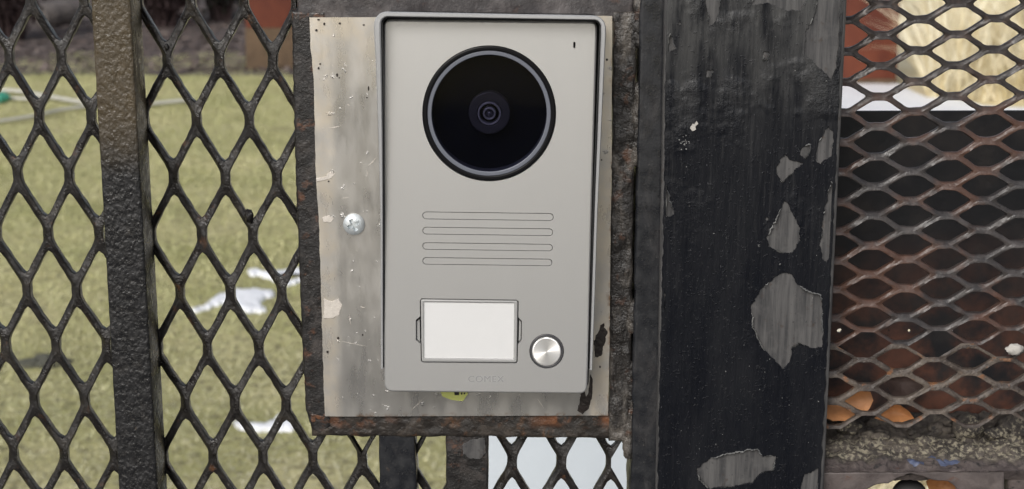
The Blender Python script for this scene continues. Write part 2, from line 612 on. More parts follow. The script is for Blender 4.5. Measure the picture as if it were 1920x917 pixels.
M['clear'] = pane_mat('clear_pane', (.97, .97, .97), 1.3, .08)
M['white_sheet'] = simple('white_sheet_paint', (.60, .655, .71), .5, 0, .04, 30, .0002, 120)

# garden
def blade_mat(name, cols, scale, rough=.6, dry=None):
    bm_ = Mat(name, rough, 0, .3)
    a = bm_.mix(bm_.rng(bm_.noise(scale, 4), .35, .65), cols[0], cols[1])
    b = bm_.mix(bm_.rand(), cols[2], cols[3])
    c = bm_.mix(.5, a, b)
    if dry:                                        # withered strip of lawn along the fence
        yy = bm_.math('ADD', bm_.axis(1), bm_.math('MULTIPLY', bm_.noise(1.2, 4), 2.5))
        c = bm_.mix(bm_.rng(yy, 5.6, 3.6), c, dry)
    if dry:                                        # thatch and moss: small darker and paler tufts
        c = bm_.mix(bm_.rng(bm_.noise(9, 5, .7), .52, .68, 0, .6), c, (.17, .17, .075))
        c = bm_.mix(bm_.rng(bm_.noise(14, 5, .7, (1, 1, 1), 0, (5, 2, 0)), .54, .68, 0, .6), c, (.78, .72, .50))
    bm_.set('Base Color', c)
    return bm_.m
M['grass'] = blade_mat('winter_grass', ((.42, .44, .18), (.62, .59, .31), (.42, .44, .17), (.78, .73, .48)), 1.6, .6, (.48, .455, .33))
m = Mat('lawn_soil', .9, 0, .2)
c = m.mix(m.rng(m.noise(1.4, 5), .35, .65), (.31, .30, .13), (.46, .42, .23))
c = m.mix(m.rng(m.noise(30, 4), .45, .7), c, (.16, .145, .08))
m.set('Base Color', c)
m.bump(m.noise(60, 4), .01)
M['lawn'] = m.m
m = Mat('bare_soil', .95, 0, .2)
m.set('Base Color', m.mix(m.rng(m.noise(5, 6, .65), .35, .65), (.055, .042, .042), (.13, .11, .105)))
m.bump(m.noise(14, 5), .03)
M['soil'] = m.m
M['litter'] = blade_mat('leaf_litter', ((.08, .055, .05), (.17, .14, .125), (.07, .05, .045), (.22, .18, .16)), 3, .8)
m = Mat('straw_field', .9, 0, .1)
m.set('Base Color', m.mix(m.rng(m.noise(4, 6, .65, (1, .3, 1)), .35, .65), (.70, .60, .38), (.86, .79, .60)))  # sunlight on the far field is put into its pale colours
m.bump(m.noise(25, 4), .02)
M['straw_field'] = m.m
M['straw'] = blade_mat('dry_straw', ((.72, .60, .34), (.92, .86, .66), (.52, .42, .20), (.94, .90, .76)), 5)  # colours raised to stand in for sunlight on the dry grass
m = Mat('snow', .5, 0, .3)
m.set('Base Color', m.mix(m.noise(8, 4), (.78, .80, .84), (.88, .89, .92)))
m.bump(m.noise(20, 4), .02)
M['snow'] = m.m
m = Mat('ground_earth', .95, 0, .2)
m.set('Base Color', m.mix(m.rng(m.noise(.8, 6), .35, .65), (.46, .40, .24), (.66, .58, .38)))
M['ground'] = m.m
m = Mat('pavement', .85)
m.set('Base Color', m.mix(m.noise(6, 6), (.055, .054, .053), (.085, .083, .08)))
m.bump(m.noise(90, 4), .003)
M['pavement'] = m.m
m = Mat('rust_red_paint', .7, 0, .3)
c = m.mix(m.rng(m.noise(5, 5, .6, (1, 1, .5)), .3, .7), (.075, .017, .010), (.13, .034, .016))
m.set('Base Color', c)
M['red_post'] = m.m
M['post_base'] = simple('mossy_base', (.10, .065, .038), .9, 0, .5, 12, .01, 30)
M['bark'] = blade_mat('dark_bark', ((.020, .012, .013), (.05, .030, .030), (.025, .015, .015), (.06, .04, .038)), 4, .8)
M['evergreen'] = blade_mat('dark_leaves', ((.012, .014, .013), (.03, .04, .022), (.012, .013, .014), (.05, .06, .03)), 4, .6)
M['log'] = simple('grey_log', (.16, .14, .13), .85, 0, .4, 9, .02, 20)
M['hose'] = simple('pale_hose', (.50, .49, .44), .45, 0, .08, 5)
M['green_plastic'] = simple('green_plastic', (.05, .28, .20), .4, 0, .1, 10)
M['stone'] = simple('dark_stone', (.07, .07, .055), .9, 0, .5, 30, .01, 60)
M['leaf'] = simple('orange_leaf', (.38, .17, .065), .6, 0, .5, 150, .0004, 300)
M['leaf_brown'] = simple('brown_leaf', (.05, .03, .025), .7, 0, .4, 120, .0005, 300)
M['pebble'] = simple('pale_pebble', (.42, .40, .37), .8, 0, .2, 300, .0005, 400)

# ---------------------------------------------------------------- ground and garden
def sheet(name, pts, z, mat):
    return link(name, [(p[0], p[1], z) for p in pts], [tuple(range(len(pts)))], mat, kind='structure', smooth=None)
sheet('ground', [(-600, -600), (600, -600), (600, 900), (-600, 900)], 0, M['ground'])
sheet('pavement', [(-40, -9), (40, -9), (40, .25), (-40, .25)], .004, M['pavement'])
sheet('lawn', [(-14, .3), (.75, .3), (.75, 11.6), (-1.5, 10.9), (-3.5, 11.4), (-14, 11.2)], .004, M['lawn'])
sheet('soil_bed', [(-18, 10.6), (-1.2, 10.2), (.7, 10.4), (.7, 26), (-18, 26)], .008, M['soil'])
def inpoly(x, y, poly):
    r = np.zeros(len(x), bool)
    n = len(poly)
    for i in range(n):
        x1, y1 = poly[i]
        x2, y2 = poly[(i+1) % n]
        c = ((y1 > y) != (y2 > y)) & (x < (x2-x1)*(y-y1)/(y2-y1+1e-12)+x1)
        r ^= c
    return r

snow_px = [
    ([(356, 578), (385, 566), (402, 552), (425, 543), (445, 538), (475, 537), (512, 541), (516, 548), (500, 552), (490, 560), (492, 570), (500, 577), (470, 581), (448, 576), (436, 562), (415, 564), (392, 572), (368, 580)],
     'largest white snow patch, ragged, on the lawn left of the intercom'),
    ([(462, 503), (482, 499), (500, 507), (530, 503), (565, 499), (610, 503), (612, 516), (570, 520), (535, 530), (515, 521), (490, 512), (470, 510)],
     'white snow patch farthest back on the lawn, running behind the intercom frame'),
    ([(438, 788), (470, 789), (495, 788), (512, 781), (520, 771), (532, 772), (538, 782), (556, 790), (550, 799), (515, 800), (480, 800), (450, 796)],
     'thin snow patch nearest the mesh, low on the lawn beside the intercom frame')]
snow_polys = []
for poly, lab in snow_px:
    pts = [tuple(G(p[0], p[1], .02)[:2]) for p in rag(rag(poly, 5, 2.4, 3.0), 2, 1.6, 8.0, .35)]
    snow_polys.append(pts)
    v, f = solid2(pts, [], .014, .03, 0, 3)
    mb = MB().add([(q[0], q[1], .019-q[2]) for q in v], f)
    o = mb.build('snow_patch', M['snow'], smooth=70)
    tag(o, lab, 'snow', 'snow patches left on the lawn')

def blades(n, xy, h, wdt, bend, lean, seed, turn=None):
    """n bent blades: 5 verts, 2 quads-ish each"""
    g = np.random.default_rng(seed)
    az = g.uniform(0, 2*np.pi, n)
    ln = g.uniform(*lean, n)
    hh = g.uniform(*h, n)
    ww = g.uniform(*wdt, n)
    bd = g.uniform(*bend, n)
    face = g.uniform(0, 2*np.pi, n) if turn is None else g.normal(0, turn, n)
    dx, dy = np.cos(az), np.sin(az)
    sx, sy = np.cos(face), np.sin(face)
    V = np.zeros((n, 5, 3))
    for k, (t, wk) in enumerate(((0, 1), (.55, .8), (1, 0))):
        a = ln+bd*t
        r = hh*t*np.sin(a)
        zz = hh*t*np.cos(a)
        cx = xy[:, 0]+dx*r
        cy = xy[:, 1]+dy*r
        if k < 2:
            V[:, 2*k] = np.stack([cx-sx*ww*wk/2, cy-sy*ww*wk/2, zz], 1)
            V[:, 2*k+1] = np.stack([cx+sx*ww*wk/2, cy+sy*ww*wk/2, zz], 1)
        else:
            V[:, 4] = np.stack([cx, cy, zz], 1)
    return V

def blade_mesh(name, V, mat, kind='stuff', parent=None):
    n = len(V)
    me = bpy.data.meshes.new(name)
    co = V.reshape(-1, 3)
    off = parent_off(parent)
    co = co-np.array(off)
    idx = (np.arange(n)*5)[:, None]
    tri = (idx+np.array([0, 1, 3, 0, 3, 2, 2, 3, 4])).reshape(-1)
    me.vertices.add(n*5)
    me.vertices.foreach_set('co', co.reshape(-1))
    me.loops.add(n*9)
    me.loops.foreach_set('vertex_index', tri.astype(np.int32))
    me.polygons.add(n*3)
    me.polygons.foreach_set('loop_start', (np.arange(n*3)*3).astype(np.int32))
    me.update()
    me.materials.append(mat)
    o = bpy.data.objects.new(name, me)
    COL.objects.link(o)
    if kind:
        o['kind'] = kind
    if parent:
        o.parent = parent
    return o

# lawn grass: spread through the wedge seen between the gate bars and a margin around it
NG = 330000
Yg = 2.3+(11.7-2.3)*rng.random(NG*2)**.62
Xg = (-.42+.62*rng.random(NG*2))*(Yg+CD)*1.0
dens = np.array([mnoise.noise(Vector((x*1.3, y*1.3, 0)))+.6*mnoise.noise(Vector((x*5, y*5, 3))) for x, y in zip(Xg[::1], Yg[::1])])
edge_y = 11.0+.5*np.sin(Xg*1.7)+.3*np.sin(Xg*5.1)
ok = (dens > -.65+.35*rng.random(NG*2)) & (Yg < edge_y) & (Xg < .7)
for p in snow_polys:
    ok &= ~inpoly(Xg, Yg, p) | (rng.random(NG*2) < .22)
xy = np.stack([Xg[ok], Yg[ok]], 1)[:NG]
V = blades(len(xy), xy, (.010, .032), (.002, .0042), (.2, 1.2), (.2, 1.15), 3)
V[:, :, 2] += .003
gr = blade_mesh('lawn_grass', V, M['grass'])
tag(gr, 'short yellow green winter grass of the lawn behind the left mesh', 'grass')

# leaf litter on the bare bed
nl = 9000
xl = rng.uniform(-6.5, .6, nl)
yl = 10.4+rng.random(nl)**1.4*5
V = blades(nl, np.stack([xl, yl], 1), (.04, .10), (.03, .07), (.2, 1.0), (.9, 1.5), 4)
V[:, :, 2] += .012
tag(blade_mesh('leaf_litter', V, M['litter']), 'grey brown fallen leaves covering the bare soil bed', 'fallen leaves')

# dry grass on the right, snow in front of it
sn = [tuple(G(p[0], p[1], .02)[:2]) for p in rag([(1330, 500), (1440, 176), (1560, 158), (1690, 162), (1745, 186), (1800, 191), (1850, 203), (1950, 207), (2100, 212), (2300, 300), (2300, 690), (1330, 700)], 25, 6, 2.0)]
v, f = solid2(sn, [], .03, .05, 0, 3)
o = MB().add([(q[0], q[1], .04-q[2]) for q in v], f).build('snow_ground', M['snow'], smooth=70, kind='structure')
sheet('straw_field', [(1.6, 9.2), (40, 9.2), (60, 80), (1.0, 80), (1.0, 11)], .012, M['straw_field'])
ns = 17000
ys = 9.0+rng.random(ns)**1.3*9
xs = (.16+.26*rng.random(ns))*(ys+CD)
keep = ~inpoly(xs, ys, sn) & (xs > .262*(ys+CD))
xs, ys = xs[keep], ys[keep]
V = blades(len(xs), np.stack([xs, ys], 1), (.25, 1.05), (.006, .016), (.1, .9), (0, .45), 5, .6)
n2 = 7000
y2 = rng.uniform(1.6, 4.0, n2)
x2 = (.12+.4*rng.random(n2))*(y2+CD)
V2 = blades(n2, np.stack([x2, y2], 1), (.06, .25), (.004, .009), (.5, 1.4), (0, .4), 15)
V2[:, :, 2] += .01
V = np.concatenate([V, V2])
tag(blade_mesh('dry_grass', V, M['straw']), 'tall pale dry grass beyond the right mesh', 'dry grass')

def post_red(name, label, px0, px1, pyb, h, base_h, base_px):
    c = G((px0+px1)/2, pyb)
    wd = (px1-px0)/F*(c.y+CD)
    t = thing(name, label, 'post', c, 'rust red posts in the garden')
    c.y += wd/2
    def box(mb, cx, cy, z0, z1, w_, b=.012):
        v, f = solid2(rounded([(cx-w_/2, cy-w_/2), (cx+w_/2, cy-w_/2), (cx+w_/2, cy+w_/2), (cx-w_/2, cy+w_/2)], .02, 3), [], b, z1-z0, 0, 2)
        return mb.add([(q[0], q[1], z1-q[2]) for q in v], f)
    box(MB(), c.x, c.y, base_h, h, wd).build('shaft', M['red_post'], t)
    mb = box(MB(), c.x, c.y, 0, base_h-.001, wd*1.03)
    mb.build('base', M['post_base'], t)
    mb = MB()
    box(mb, c.x, c.y, h+.001, h+.06, wd*1.15, .02)
    mb.build('cap', M['post_base'], t)
    return t
post_red('garden_post', 'rust red garden post with dark brown base, left of the intercom', 463, 560, 132, 2.3, .30, 0)
post_red('garden_post', 'rust red garden post seen through the right mesh beside the dry grass', 1545, 1681, 168, 2.3, .07, 0)

def shrub(label, px, py, h, spread, n, mat, leaves=0):
    c = G(px, py)
    t = thing('shrub', label, 'shrub', c, 'dark shrubs at the back of the lawn')
    mb = MB()
    r = random.Random(int(px))
    tips = []
    for k in range(n):
        a = r.uniform(0, 6.28)
        s = r.uniform(.1, 1)*spread
        hh = h*r.uniform(.6, 1)
        b0 = c+Vector((math.cos(a), math.sin(a), 0))*s*.3
        pts = [b0+Vector((math.cos(a)*s*q*.8+r.uniform(-.03, .03), math.sin(a)*s*q*.8+r.uniform(-.03, .03), hh*q)) for q in (0, .3, .6, 1)]
        tube(mb, pts, [.022, .017, .012, .004], 5)
        for j in range(5):
            q = r.uniform(.15, .9)
            s0 = pts[0].lerp(pts[3], q)
            e = s0+Vector((r.uniform(-.22, .22), r.uniform(-.22, .22), r.uniform(.08, .3)))
            tube(mb, [s0, s0.lerp(e, .5)+Vector((0, 0, .02)), e], [.008, .006, .002], 4)
            tips += [s0, s0.lerp(e, .5), e]
    mb.build('branches', M['bark'], t)
    if leaves:
        g = np.random.default_rng(int(px))
        T = np.array([tuple(q) for q in tips])
        P = T[g.integers(0, len(T), leaves)]+g.normal(0, .06, (leaves, 3))
        V = blades(leaves, P[:, :2], (.04, .08), (.025, .05), (.2, 1), (0, 3), int(px)+1)
        V[:, :, 2] += P[:, 2][:, None]
        blade_mesh('foliage', V, mat, 'stuff', t)
    return t
shrub('dark reddish bare shrub at far left behind the mesh', 20, 78, 1.3, .30, 26, M['bark'], 3500)
shrub('dark purple brown shrub just right of the flat bar', 308, 52, 1.2, .32, 26, M['bark'], 3500)
shrub('blackish evergreen shrub beside the rust red post left of the intercom', 412, 40, 1.2, .34, 22, M['evergreen'], 4200)
c0, c1 = G(78, 52), G(140, 46)
mb = MB()
tube(mb, [c0.lerp(c1, k/8)+Vector((0, 0, .10+.012*nz((k, 0, 0), .9))) for k in range(9)], [.10, .115, .12, .115, .11, .12, .115, .11, .10], 14)
tag(mb.build('log', M['log']), 'pale grey log lying on the soil bed behind the left mesh', 'log')
mb = MB()
c = G(74, 688)
for k, (dx, r_) in enumerate(((-.03, .035), (.02, .045), (.06, .028))):
    lump(mb, c+Vector((dx, .01*k, .008)), r_, k*3.1, 8, .35, (1, 1, .55))
tag(mb.build('stone', M['stone'], smooth=60), 'flat dark stone in the grass at lower left behind the mesh', 'stone')

# garden hose
t = thing('garden_hose', 'pale garden hose looping across the lawn with a green connector', 'hose', G(5, 183))
def hose(pts, r=.0125):
    P = [G(p[0], p[1], .03) for p in pts]
    out = []
    for i in range(len(P)-1):                       # Catmull-Rom
        p0, p1, p2, p3 = P[max(i-1, 0)], P[i], P[i+1], P[min(i+2, len(P)-1)]
        for k in range(10):
            s = k/10
            out.append(.5*((2*p1)+(p2-p0)*s+(2*p0-5*p1+4*p2-p3)*s*s+(3*p1-p0-3*p2+p3)*s**3))
    out.append(P[-1])
    return tube(MB(), out, r, 10)
hose([(-90, 172), (-30, 169), (25, 170), (70, 177), (120, 186), (170, 194), (215, 199), (262, 197), (310, 192), (362, 187)]).build('hose', M['hose'], t)
hose([(-90, 238), (-20, 230), (60, 218), (110, 207), (170, 198.5), (235, 194), (280, 190)], .0105).build('hose', M['hose'], t)
hose([(12, 183), (50, 185), (90, 181)], .010).build('hose', M['hose'], t)
P = [G(-30, 186, .04), G(-6, 184, .04), G(-4, 184, .04), G(8, 182.5, .04), G(9, 182.5, .04), G(17, 182, .04)]
tube(MB(), P, [.026, .026, .036, .036, .022, .02], 14).build('connector', M['green_plastic'], t)

# ---------------------------------------------------------------- expanded metal
def inset_edges(p, ds):
    """shifts each edge of a counter-clockwise loop inwards by its own distance"""
    n = len(p)
    out = []
    for i in range(n):
        a, b, c = (Vector(p[(i+k-1) % n]) for k in range(3))
        e1, e2 = (b-a).normalized(), (c-b).normalized()
        n1, n2 = Vector((-e1.y, e1.x)), Vector((-e2.y, e2.x))
        q1, q2 = a+n1*ds[i-1], b+n2*ds[i]
        den = e1.x*e2.y-e1.y*e2.x
        if abs(den) < 1e-6:
            out.append(tuple(b+n1*ds[i]))
            continue
        w_ = q2-q1
        t = (w_.x*e2.y-w_.y*e2.x)/den
        out.append(tuple(q1+e1*t))
    return out

def expanded(mb, O, A, B, cells, knuckle, half_w, knuckle_w, Yc, thick, tilt, upright, jit=.0006, seed=0.0, nper=6, soften=1):
    """sheet of stretched metal: node (i, j) = O + i*A + j*B in (x, z); a hole sits half a pitch beside each node"""
    def node(i, j):
        p = O+i*A+j*B
        return p+np.array([jit*nz((i*7.3, j*3.1, 0), 1.0, seed), jit*nz((i*7.3, j*3.1, 5), 1.0, seed+3)])
    for (i, j) in cells:                      # hole centre at node index (i, j): nodes at i-.5, i+.5 beside it
        if upright:
            L, R = node(i-.5, j), node(i+.5, j)
            Tn, Bn = node(i, j-1), node(i, j+1)
            k = np.array([0, knuckle/2])
            hexa = [Tn-k, L+k, L-k, Bn+k, R-k, R+k]
        else:
            L, R = node(i-.5, j), node(i+.5, j)
            Tn, Bn = node(i, j-1), node(i, j+1)
            k = np.array([knuckle/2, 0])
            hexa = [Tn-k, L+k, Bn-k, Bn+k, R-k, Tn+k]
        out = []
        for a in range(6):
            p, q = hexa[a], hexa[(a+1) % 6]
            out += [tuple(p+(q-p)*s/nper) for s in range(nper)]
        def inner(d, sm):
            kn = (1, 4) if upright else (2, 5)
            hx = inset_edges([tuple(q) for q in hexa], [d*(knuckle_w/half_w if a in kn else 1) for a in range(6)])
            r = []
            for a in range(6):
                p, q = np.array(hx[a]), np.array(hx[(a+1) % 6])
                r += [p+(q-p)*s/nper for s in range(nper)]
            r = np.array(r)
            for _ in range(sm):
                r = .5*r+.25*(np.roll(r, 1, 0)+np.roll(r, -1, 0))
            return r
        cx, cz = (node(i-.5, j)+node(i+.5, j))/2
        rings = []
        prof = ((0.0, -1.0, 0), (.78, -.98, soften), (.96, -.82, soften), (1.0, -.5, soften), (1.0, .6, soften), (0.0, 1.0, 0))
        ext = np.array(out)
        for d, yy, sm in prof:
            r = ext if d == 0 else inner(half_w*d, sm)
            ring = []
            for q in r:
                rel = ((q[0]-cx) if upright else (q[1]-cz))
                ref = abs(A[0])/2 if upright else abs(B[1])
                tl = 0 if d == 0 else tilt*max(-1, min(1, rel/ref))*d
                p = Vector((q[0], Yc+yy*thick/2+tl, q[1]))
                if d != 0:
                    s_ = .00035
                    p += Vector((nz(p, 240, seed), nz(p, 240, seed+2), nz(p, 240, seed+4)))*s_
                else:
                    p.y += .0006*nz((p.x, yy, p.z), 200, seed+8)
                ring.append(p)
            rings.append(ring)
        n = len(out)
        V = [p for r in rings for p in r]
        Fc = [(k*n+a, (k+1)*n+a, (k+1)*n+(a+1) % n, k*n+(a+1) % n) for k in range(len(rings)-1) for a in range(n)]
        mb.add(V, Fc)
    return mb

def proj(p):
    d = Vector(p)-Vector((0, -CD, CZ))
    zc = d.y*ct-d.z*st
    return 960+F*d.x/zc, 458.5-F*(d.y*st+d.z*ct)/zc

# ---------------------------------------------------------------- the mesh gate with the intercom box
gate = thing('mesh_gate', 'black steel gate of tall diamond mesh with a welded frame round the intercom', 'gate', (-.09, 0, 0))
YM = .011
LO, LA, LB = np.array([-.21910, 1.38934]), np.array([.02424, -.000407]), np.array([.0000837, -.0276467])
cells = []
for j in range(-3, 15):
    for i2 in range(-16, 28):
        i = i2/2
        if ((i2 + j) % 2) == 0:
            continue
        if j % 2 == 0 and i2 % 2 == 0:
            continue
        c = LO+i*LA+j*LB
        x_, y_ = proj((c[0], YM, c[1]))
        if x_ > 1165 or x_ < -330:
            continue
        if 590 < x_ < 1200 and y_ < 760:
            continue
        cells.append((i, j))
expanded(MB(), LO, LA, LB, cells, .0058, .00185, .0024, YM, .0050, .0017, True).build('expanded_mesh', M['mesh'], gate, smooth=60)

def low(px, py0, Y, dz=0.0):
    return px
# flat bar
mb = MB()
bar(mb, (164, -110), (238, -110), (309, 1160), (236, 1160), -.012, .008, 14, 200, .0012, .00005, 260, 1.0, .0002)
mb.build('post', M['bar'], gate, label='flat bar, warm reflection painted bronze at the top, black below')
# stubs under the box, posts going down to the ground
for (a, b, c, d, sd) in ((709, 776, 790, 716, 2.0), (836, 917, 912, 836, 5.0)):
    mb = MB()
    bar(mb, (a, 760), (b, 760), (c, 1160), (d, 1160), .002, .018, 10, 50, .0012, .0003, 160, sd, .0004)
    mb.build('post', M['frame'] if sd > 4 else M['edge_bar'], gate)
mb = MB()
plate(mb, rag([(866, 836), (884, 824), (908, 822), (912, 850), (900, 862), (880, 860), (868, 850)], 3, 2.2, 6.0, .2), [], .0014, .003, .0002, 0, 1)
mb.build('primer_patch', M['post_under'], gate, label='grey bare patch on the short bar under the box')
# frame round the plate
mb = MB()
bar(mb, (546, -60), (1192, -60), (1190, 40), (560, 42), .0008, .02, 120, 16, .0015, .0005, 130, 3.0, .0006)
mb.build('frame_bar', M['frame_top'], gate)
def curl(q, u, v):
    # left edge of the bar bows outwards a little and is rounded at the foot
    return q
mb = MB()
pts_l = rag([(546, 20), (612, 20), (614, 300), (618, 600), (622, 800), (600, 816), (585, 806), (573, 770), (566, 640), (559, 470), (555, 360), (550, 200)], 7, 1.6, 4.0, .08)
plate(mb, pts_l, [], .0006, .02, .0014, 0, 3)
mb.build('frame_bar', M['frame'], gate, smooth=50)
mb = MB()
bar(mb, (577, 772), (1184, 772), (1180, 823), (584, 818), .0008, .02, 150, 14, .0016, .0006, 150, 6.0, .0008)
mb.build('frame_bar', M['frame_rust'], gate)
mb = MB()
bar(mb, (1150, 22), (1195, 22), (1181, 830), (1141, 830), -.0022, .02, 16, 220, .0016, .0010, 110, 8.0, .0008)
mb.build('frame_bar', M['weld'], gate)
mb = MB()
bar(mb, (1203, -110), (1249, -110), (1232, 1160), (1177, 1160), -.0045, .022, 14, 260, .0012, .0001, 160, 9.0, .0006)
mb.build('frame_bar', M['edge_bar'], gate)
# weld beads bridging the gap between box and gate edge
for (y0, y1, sd) in ((-40, 82, 1), (172, 300, 2), (575, 616, 3), (688, 850, 4)):
    mb = MB()
    y = y0
    r = random.Random(sd)
    while y < y1:
        xg = 1199-14*(y-85)/605
        lump(mb, W(xg+r.uniform(-2, 2), y, -.0005), r.uniform(.0020, .0030), y, 6, .3, (1.25, .8, 1.5))
        y += r.uniform(6, 9)
    mb.build('weld_bead', M['weld'], gate, smooth=60)
for (x_, y_, r_) in ((467, 405, .0026), (312, 88, .0012)):
    lump(MBX := MB(), W(x_, y_, .008), r_, x_, 8, .35, (.8, .8, 1.3))
    MBX.build('weld_bead', M['mesh'], gate, smooth=60)

# white sheet low behind the mesh
mb = MB()
plate(mb, rounded([(890, 735), (1215, 735), (1215, 1180), (890, 1180)], 6, 3), [], .80, .806, .002, 0, 1)
tag(mb.build('white_sheet', M['white_sheet']), 'pale bluish white sheet standing behind the mesh below the intercom', 'sheet')

# ---------------------------------------------------------------- backing plate
bp = thing('backing_plate', 'dented stainless steel backing plate smeared with dried adhesive behind the intercom', 'plate', W(880, 780, 0))
left = [(580, 33), (582, 90), (584, 108), (588, 150), (590, 240), (592, 330), (597, 400), (601, 520), (606, 700), (609, 781)]
right = [(1148, 30), (1147, 200), (1147, 330), (1145, 420), (1143, 640), (1140, 779)]
def lerpc(c, y):
    for (x0, y0), (x1, y1) in zip(c, c[1:]):
        if y <= y1:
            return x0+(x1-x0)*(y-y0)/(y1-y0)
    return c[-1][0]
V = []
nu, nv = 70, 90
for j in range(nv+1):
    for i in range(nu+1):
        u, v = i/nu, j/nv
        yl_, yr_ = 33+(781-33)*v, 30+(779-30)*v
        xl_, xr_ = lerpc(left, yl_), lerpc(right, yr_)
        px, py = xl_+(xr_-xl_)*u, yl_+(yr_-yl_)*u
        if i == 0:
            px += 1.2*mnoise.noise(Vector((py*.05, 0, 0)))+.5*mnoise.noise(Vector((py*.2, 0, 4)))
        if j == 0:
            py += 1.0*mnoise.noise(Vector((px*.05, 3, 0)))
        p = W(px, py, -.0012)
        lipw = 36+10*mnoise.noise(Vector((py*.012, 7, 0)))
        dl = px-xl_
        y_ = .0005*max(0, 1-dl/lipw)**1.2 + .00022*nz(p, 38, 2)+.00006*nz(p, 130, 6)
        V.append(Vector((p.x, -.0012+y_, p.z)))
Fc = [(j*(nu+1)+i, (j+1)*(nu+1)+i, (j+1)*(nu+1)+i+1, j*(nu+1)+i+1) for j in range(nv) for i in range(nu)]
n0 = len(V)
rim = list(range(nu+1))+[j*(nu+1)+nu for j in range(1, nv+1)]+[nv*(nu+1)+i for i in range(nu-1, -1, -1)]+[j*(nu+1) for j in range(nv-1, 0, -1)]
V += [V[i]+Vector((0, .0015, 0)) for i in rim]
Fc += [(rim[k], rim[(k+1) % len(rim)], n0+(k+1) % len(rim), n0+k) for k in range(len(rim))]
link('sheet', V, Fc, M['plate'], bp)

def sits(px, py, lift=.0):
    return W(px, py, -.0018-lift)
# screw
sc_ = thing
c = W(663.5, 421, -.002)
R_ = 20/4.03/1000
V = []
Fc = []
nr, na = 16, 64
for j in range(nr+1):
    r = R_*j/nr
    for i in range(na):
        a = 2*math.pi*i/na
        x_, z_ = r*math.cos(a), r*math.sin(a)
        h = .0016*(1-(j/nr)**3)
        ca, sa = math.cos(.45), math.sin(.45)
        u, v = x_*ca+z_*sa, -x_*sa+z_*ca
        if max(abs(u), abs(v)) < .0029 and min(abs(u), abs(v)) < .0008:
            h -= .0018
        V.append(c+Vector((x_, -h, z_)))
for j in range(nr):
    for i in range(na):
        k = (i+1) % na
        Fc.append((j*na+i, (j+1)*na+i, (j+1)*na+k, j*na+k))
n0 = len(V)
for i in range(na):
    V.append(V[nr*na+i]+Vector((0, .003, 0)))
Fc += [(nr*na+i, n0+i, n0+(i+1) % na, nr*na+(i+1) % na) for i in range(na)]
link('screw', V, [q[::-1] for q in Fc], M['zinc'], bp, smooth=40)

def smear(name, poly, mat, label=None, th=.0001, amp=2.0, seed=0.0, Y=-.00135, step=3):
    mb = MB()
    plate(mb, rag(poly, step, amp, seed, .2), [], Y-th, Y+.0012, .0001, 0, 1)
    return mb.build(name, mat, bp, label=label)
smear('adhesive_smear', [(607, 560), (622, 566), (634, 560), (641, 572), (636, 590), (622, 598), (608, 596)], M['adhesive'], 'white smear on the left edge of the plate', seed=1.0)
smear('adhesive_smear', [(604, 408), (618, 404), (626, 410), (620, 417), (607, 416)], M['adhesive'], seed=2.0, amp=1.4)
smear('adhesive_smear', [(592, 336), (610, 331), (616, 324), (628, 326), (620, 335), (594, 341)], M['adhesive'], seed=3.0, amp=1.2)
smear('tar_blot', [(1132, 608), (1138, 625), (1134, 645), (1127, 668), (1114, 672), (1114, 640), (1122, 622), (1126, 610)], M['tar'], 'dark brown blot at the right edge', amp=3.0, seed=4.0)
smear('tar_blot', [(1107, 702), (1112, 712), (1110, 745), (1103, 768), (1092, 777), (1083, 770), (1087, 752), (1088, 738), (1096, 732), (1098, 745), (1103, 738)], M['tar'], 'dark brown blot with a pale core under the corner of the intercom', amp=1.6, seed=5.0)
mb = MB()
for (x_, y_, a_, b_) in ((597, 37, 3, 2), (608, 45, 2.6, 3.4), (637, 44, 3, 2.6), (682, 47, 3, 2), (593, 57, 3, 3), (632, 141, 2.4, 4.5), (636, 146, 1.5, 2), (691, 166, 2, 6), (597, 128, 2, 3), (688, 183, 2, 2), (634, 634, 3, 3), (614, 660, 2.5, 3), (600, 120, 2, 2), (680, 628, 2, 2.5), (1125, 688, 2, 3), (616, 340, 2, 2), (1138, 112, 2.6, 3), (1128, 300, 2, 2)):
    plate(mb, circ(x_, y_, a_*.8, b_*.8, 9), [], -.0014, .0005, 0, 0)
mb.build('pits', M['tar'], bp, kind='stuff')
mb = MB()
for (x0, y0, x1, y1, w_) in ((690, 312, 707, 295, 1.5), (688, 318, 690, 332, 1.5), (770, 770, 800, 742, 1.2), (618, 240, 640, 236, 2), (1008, 748, 1020, 766, 1.5), (676, 575, 684, 577, 1.5), (655, 590, 658, 612, 1.5), (640, 372, 655, 370, 1.5), (612, 585, 640, 548, 0.8), (640, 640, 690, 650, .7), (622, 120, 626, 126, 2), (650, 195, 656, 198, 2)):
    d = Vector((x1-x0, y1-y0)).normalized()
    n_ = Vector((-d.y, d.x))*w_*.7
    plate(mb, [(x0, y0), (x0+(x1-x0)*.4+n_.x, y0+(y1-y0)*.4+n_.y), (x1, y1), (x0+(x1-x0)*.5-n_.x*.3, y0+(y1-y0)*.5-n_.y*.3)], [], -.00142, 0, 0, 0)
mb.build('scratches', M['adhesive'], bp, kind='stuff')

stick = MB()
plate(stick, rag([(826, 733), (868, 731), (878, 738), (868, 752), (846, 750), (829, 743)], 6, 1, 2.0), [], -.0028, -.0004, 0, 0)
st_o = thing('sticker', 'torn yellow green paper sticker poking out under the intercom', 'sticker', W(850, 745, -.0026))
stick.build('paper', M['sticker'], st_o)
mb = MB()
for poly in ([(852, 735), (861, 735), (861, 741), (852, 741)], [(864, 736), (867, 736), (867, 740), (864, 740)], [(869, 737), (872, 736), (872, 739), (869, 740)]):
    plate(mb, rag(poly, 3, .8, poly[0][0]), [], -.003, -.0025, 0, 0)
mb.build('print', M['ink'], st_o)

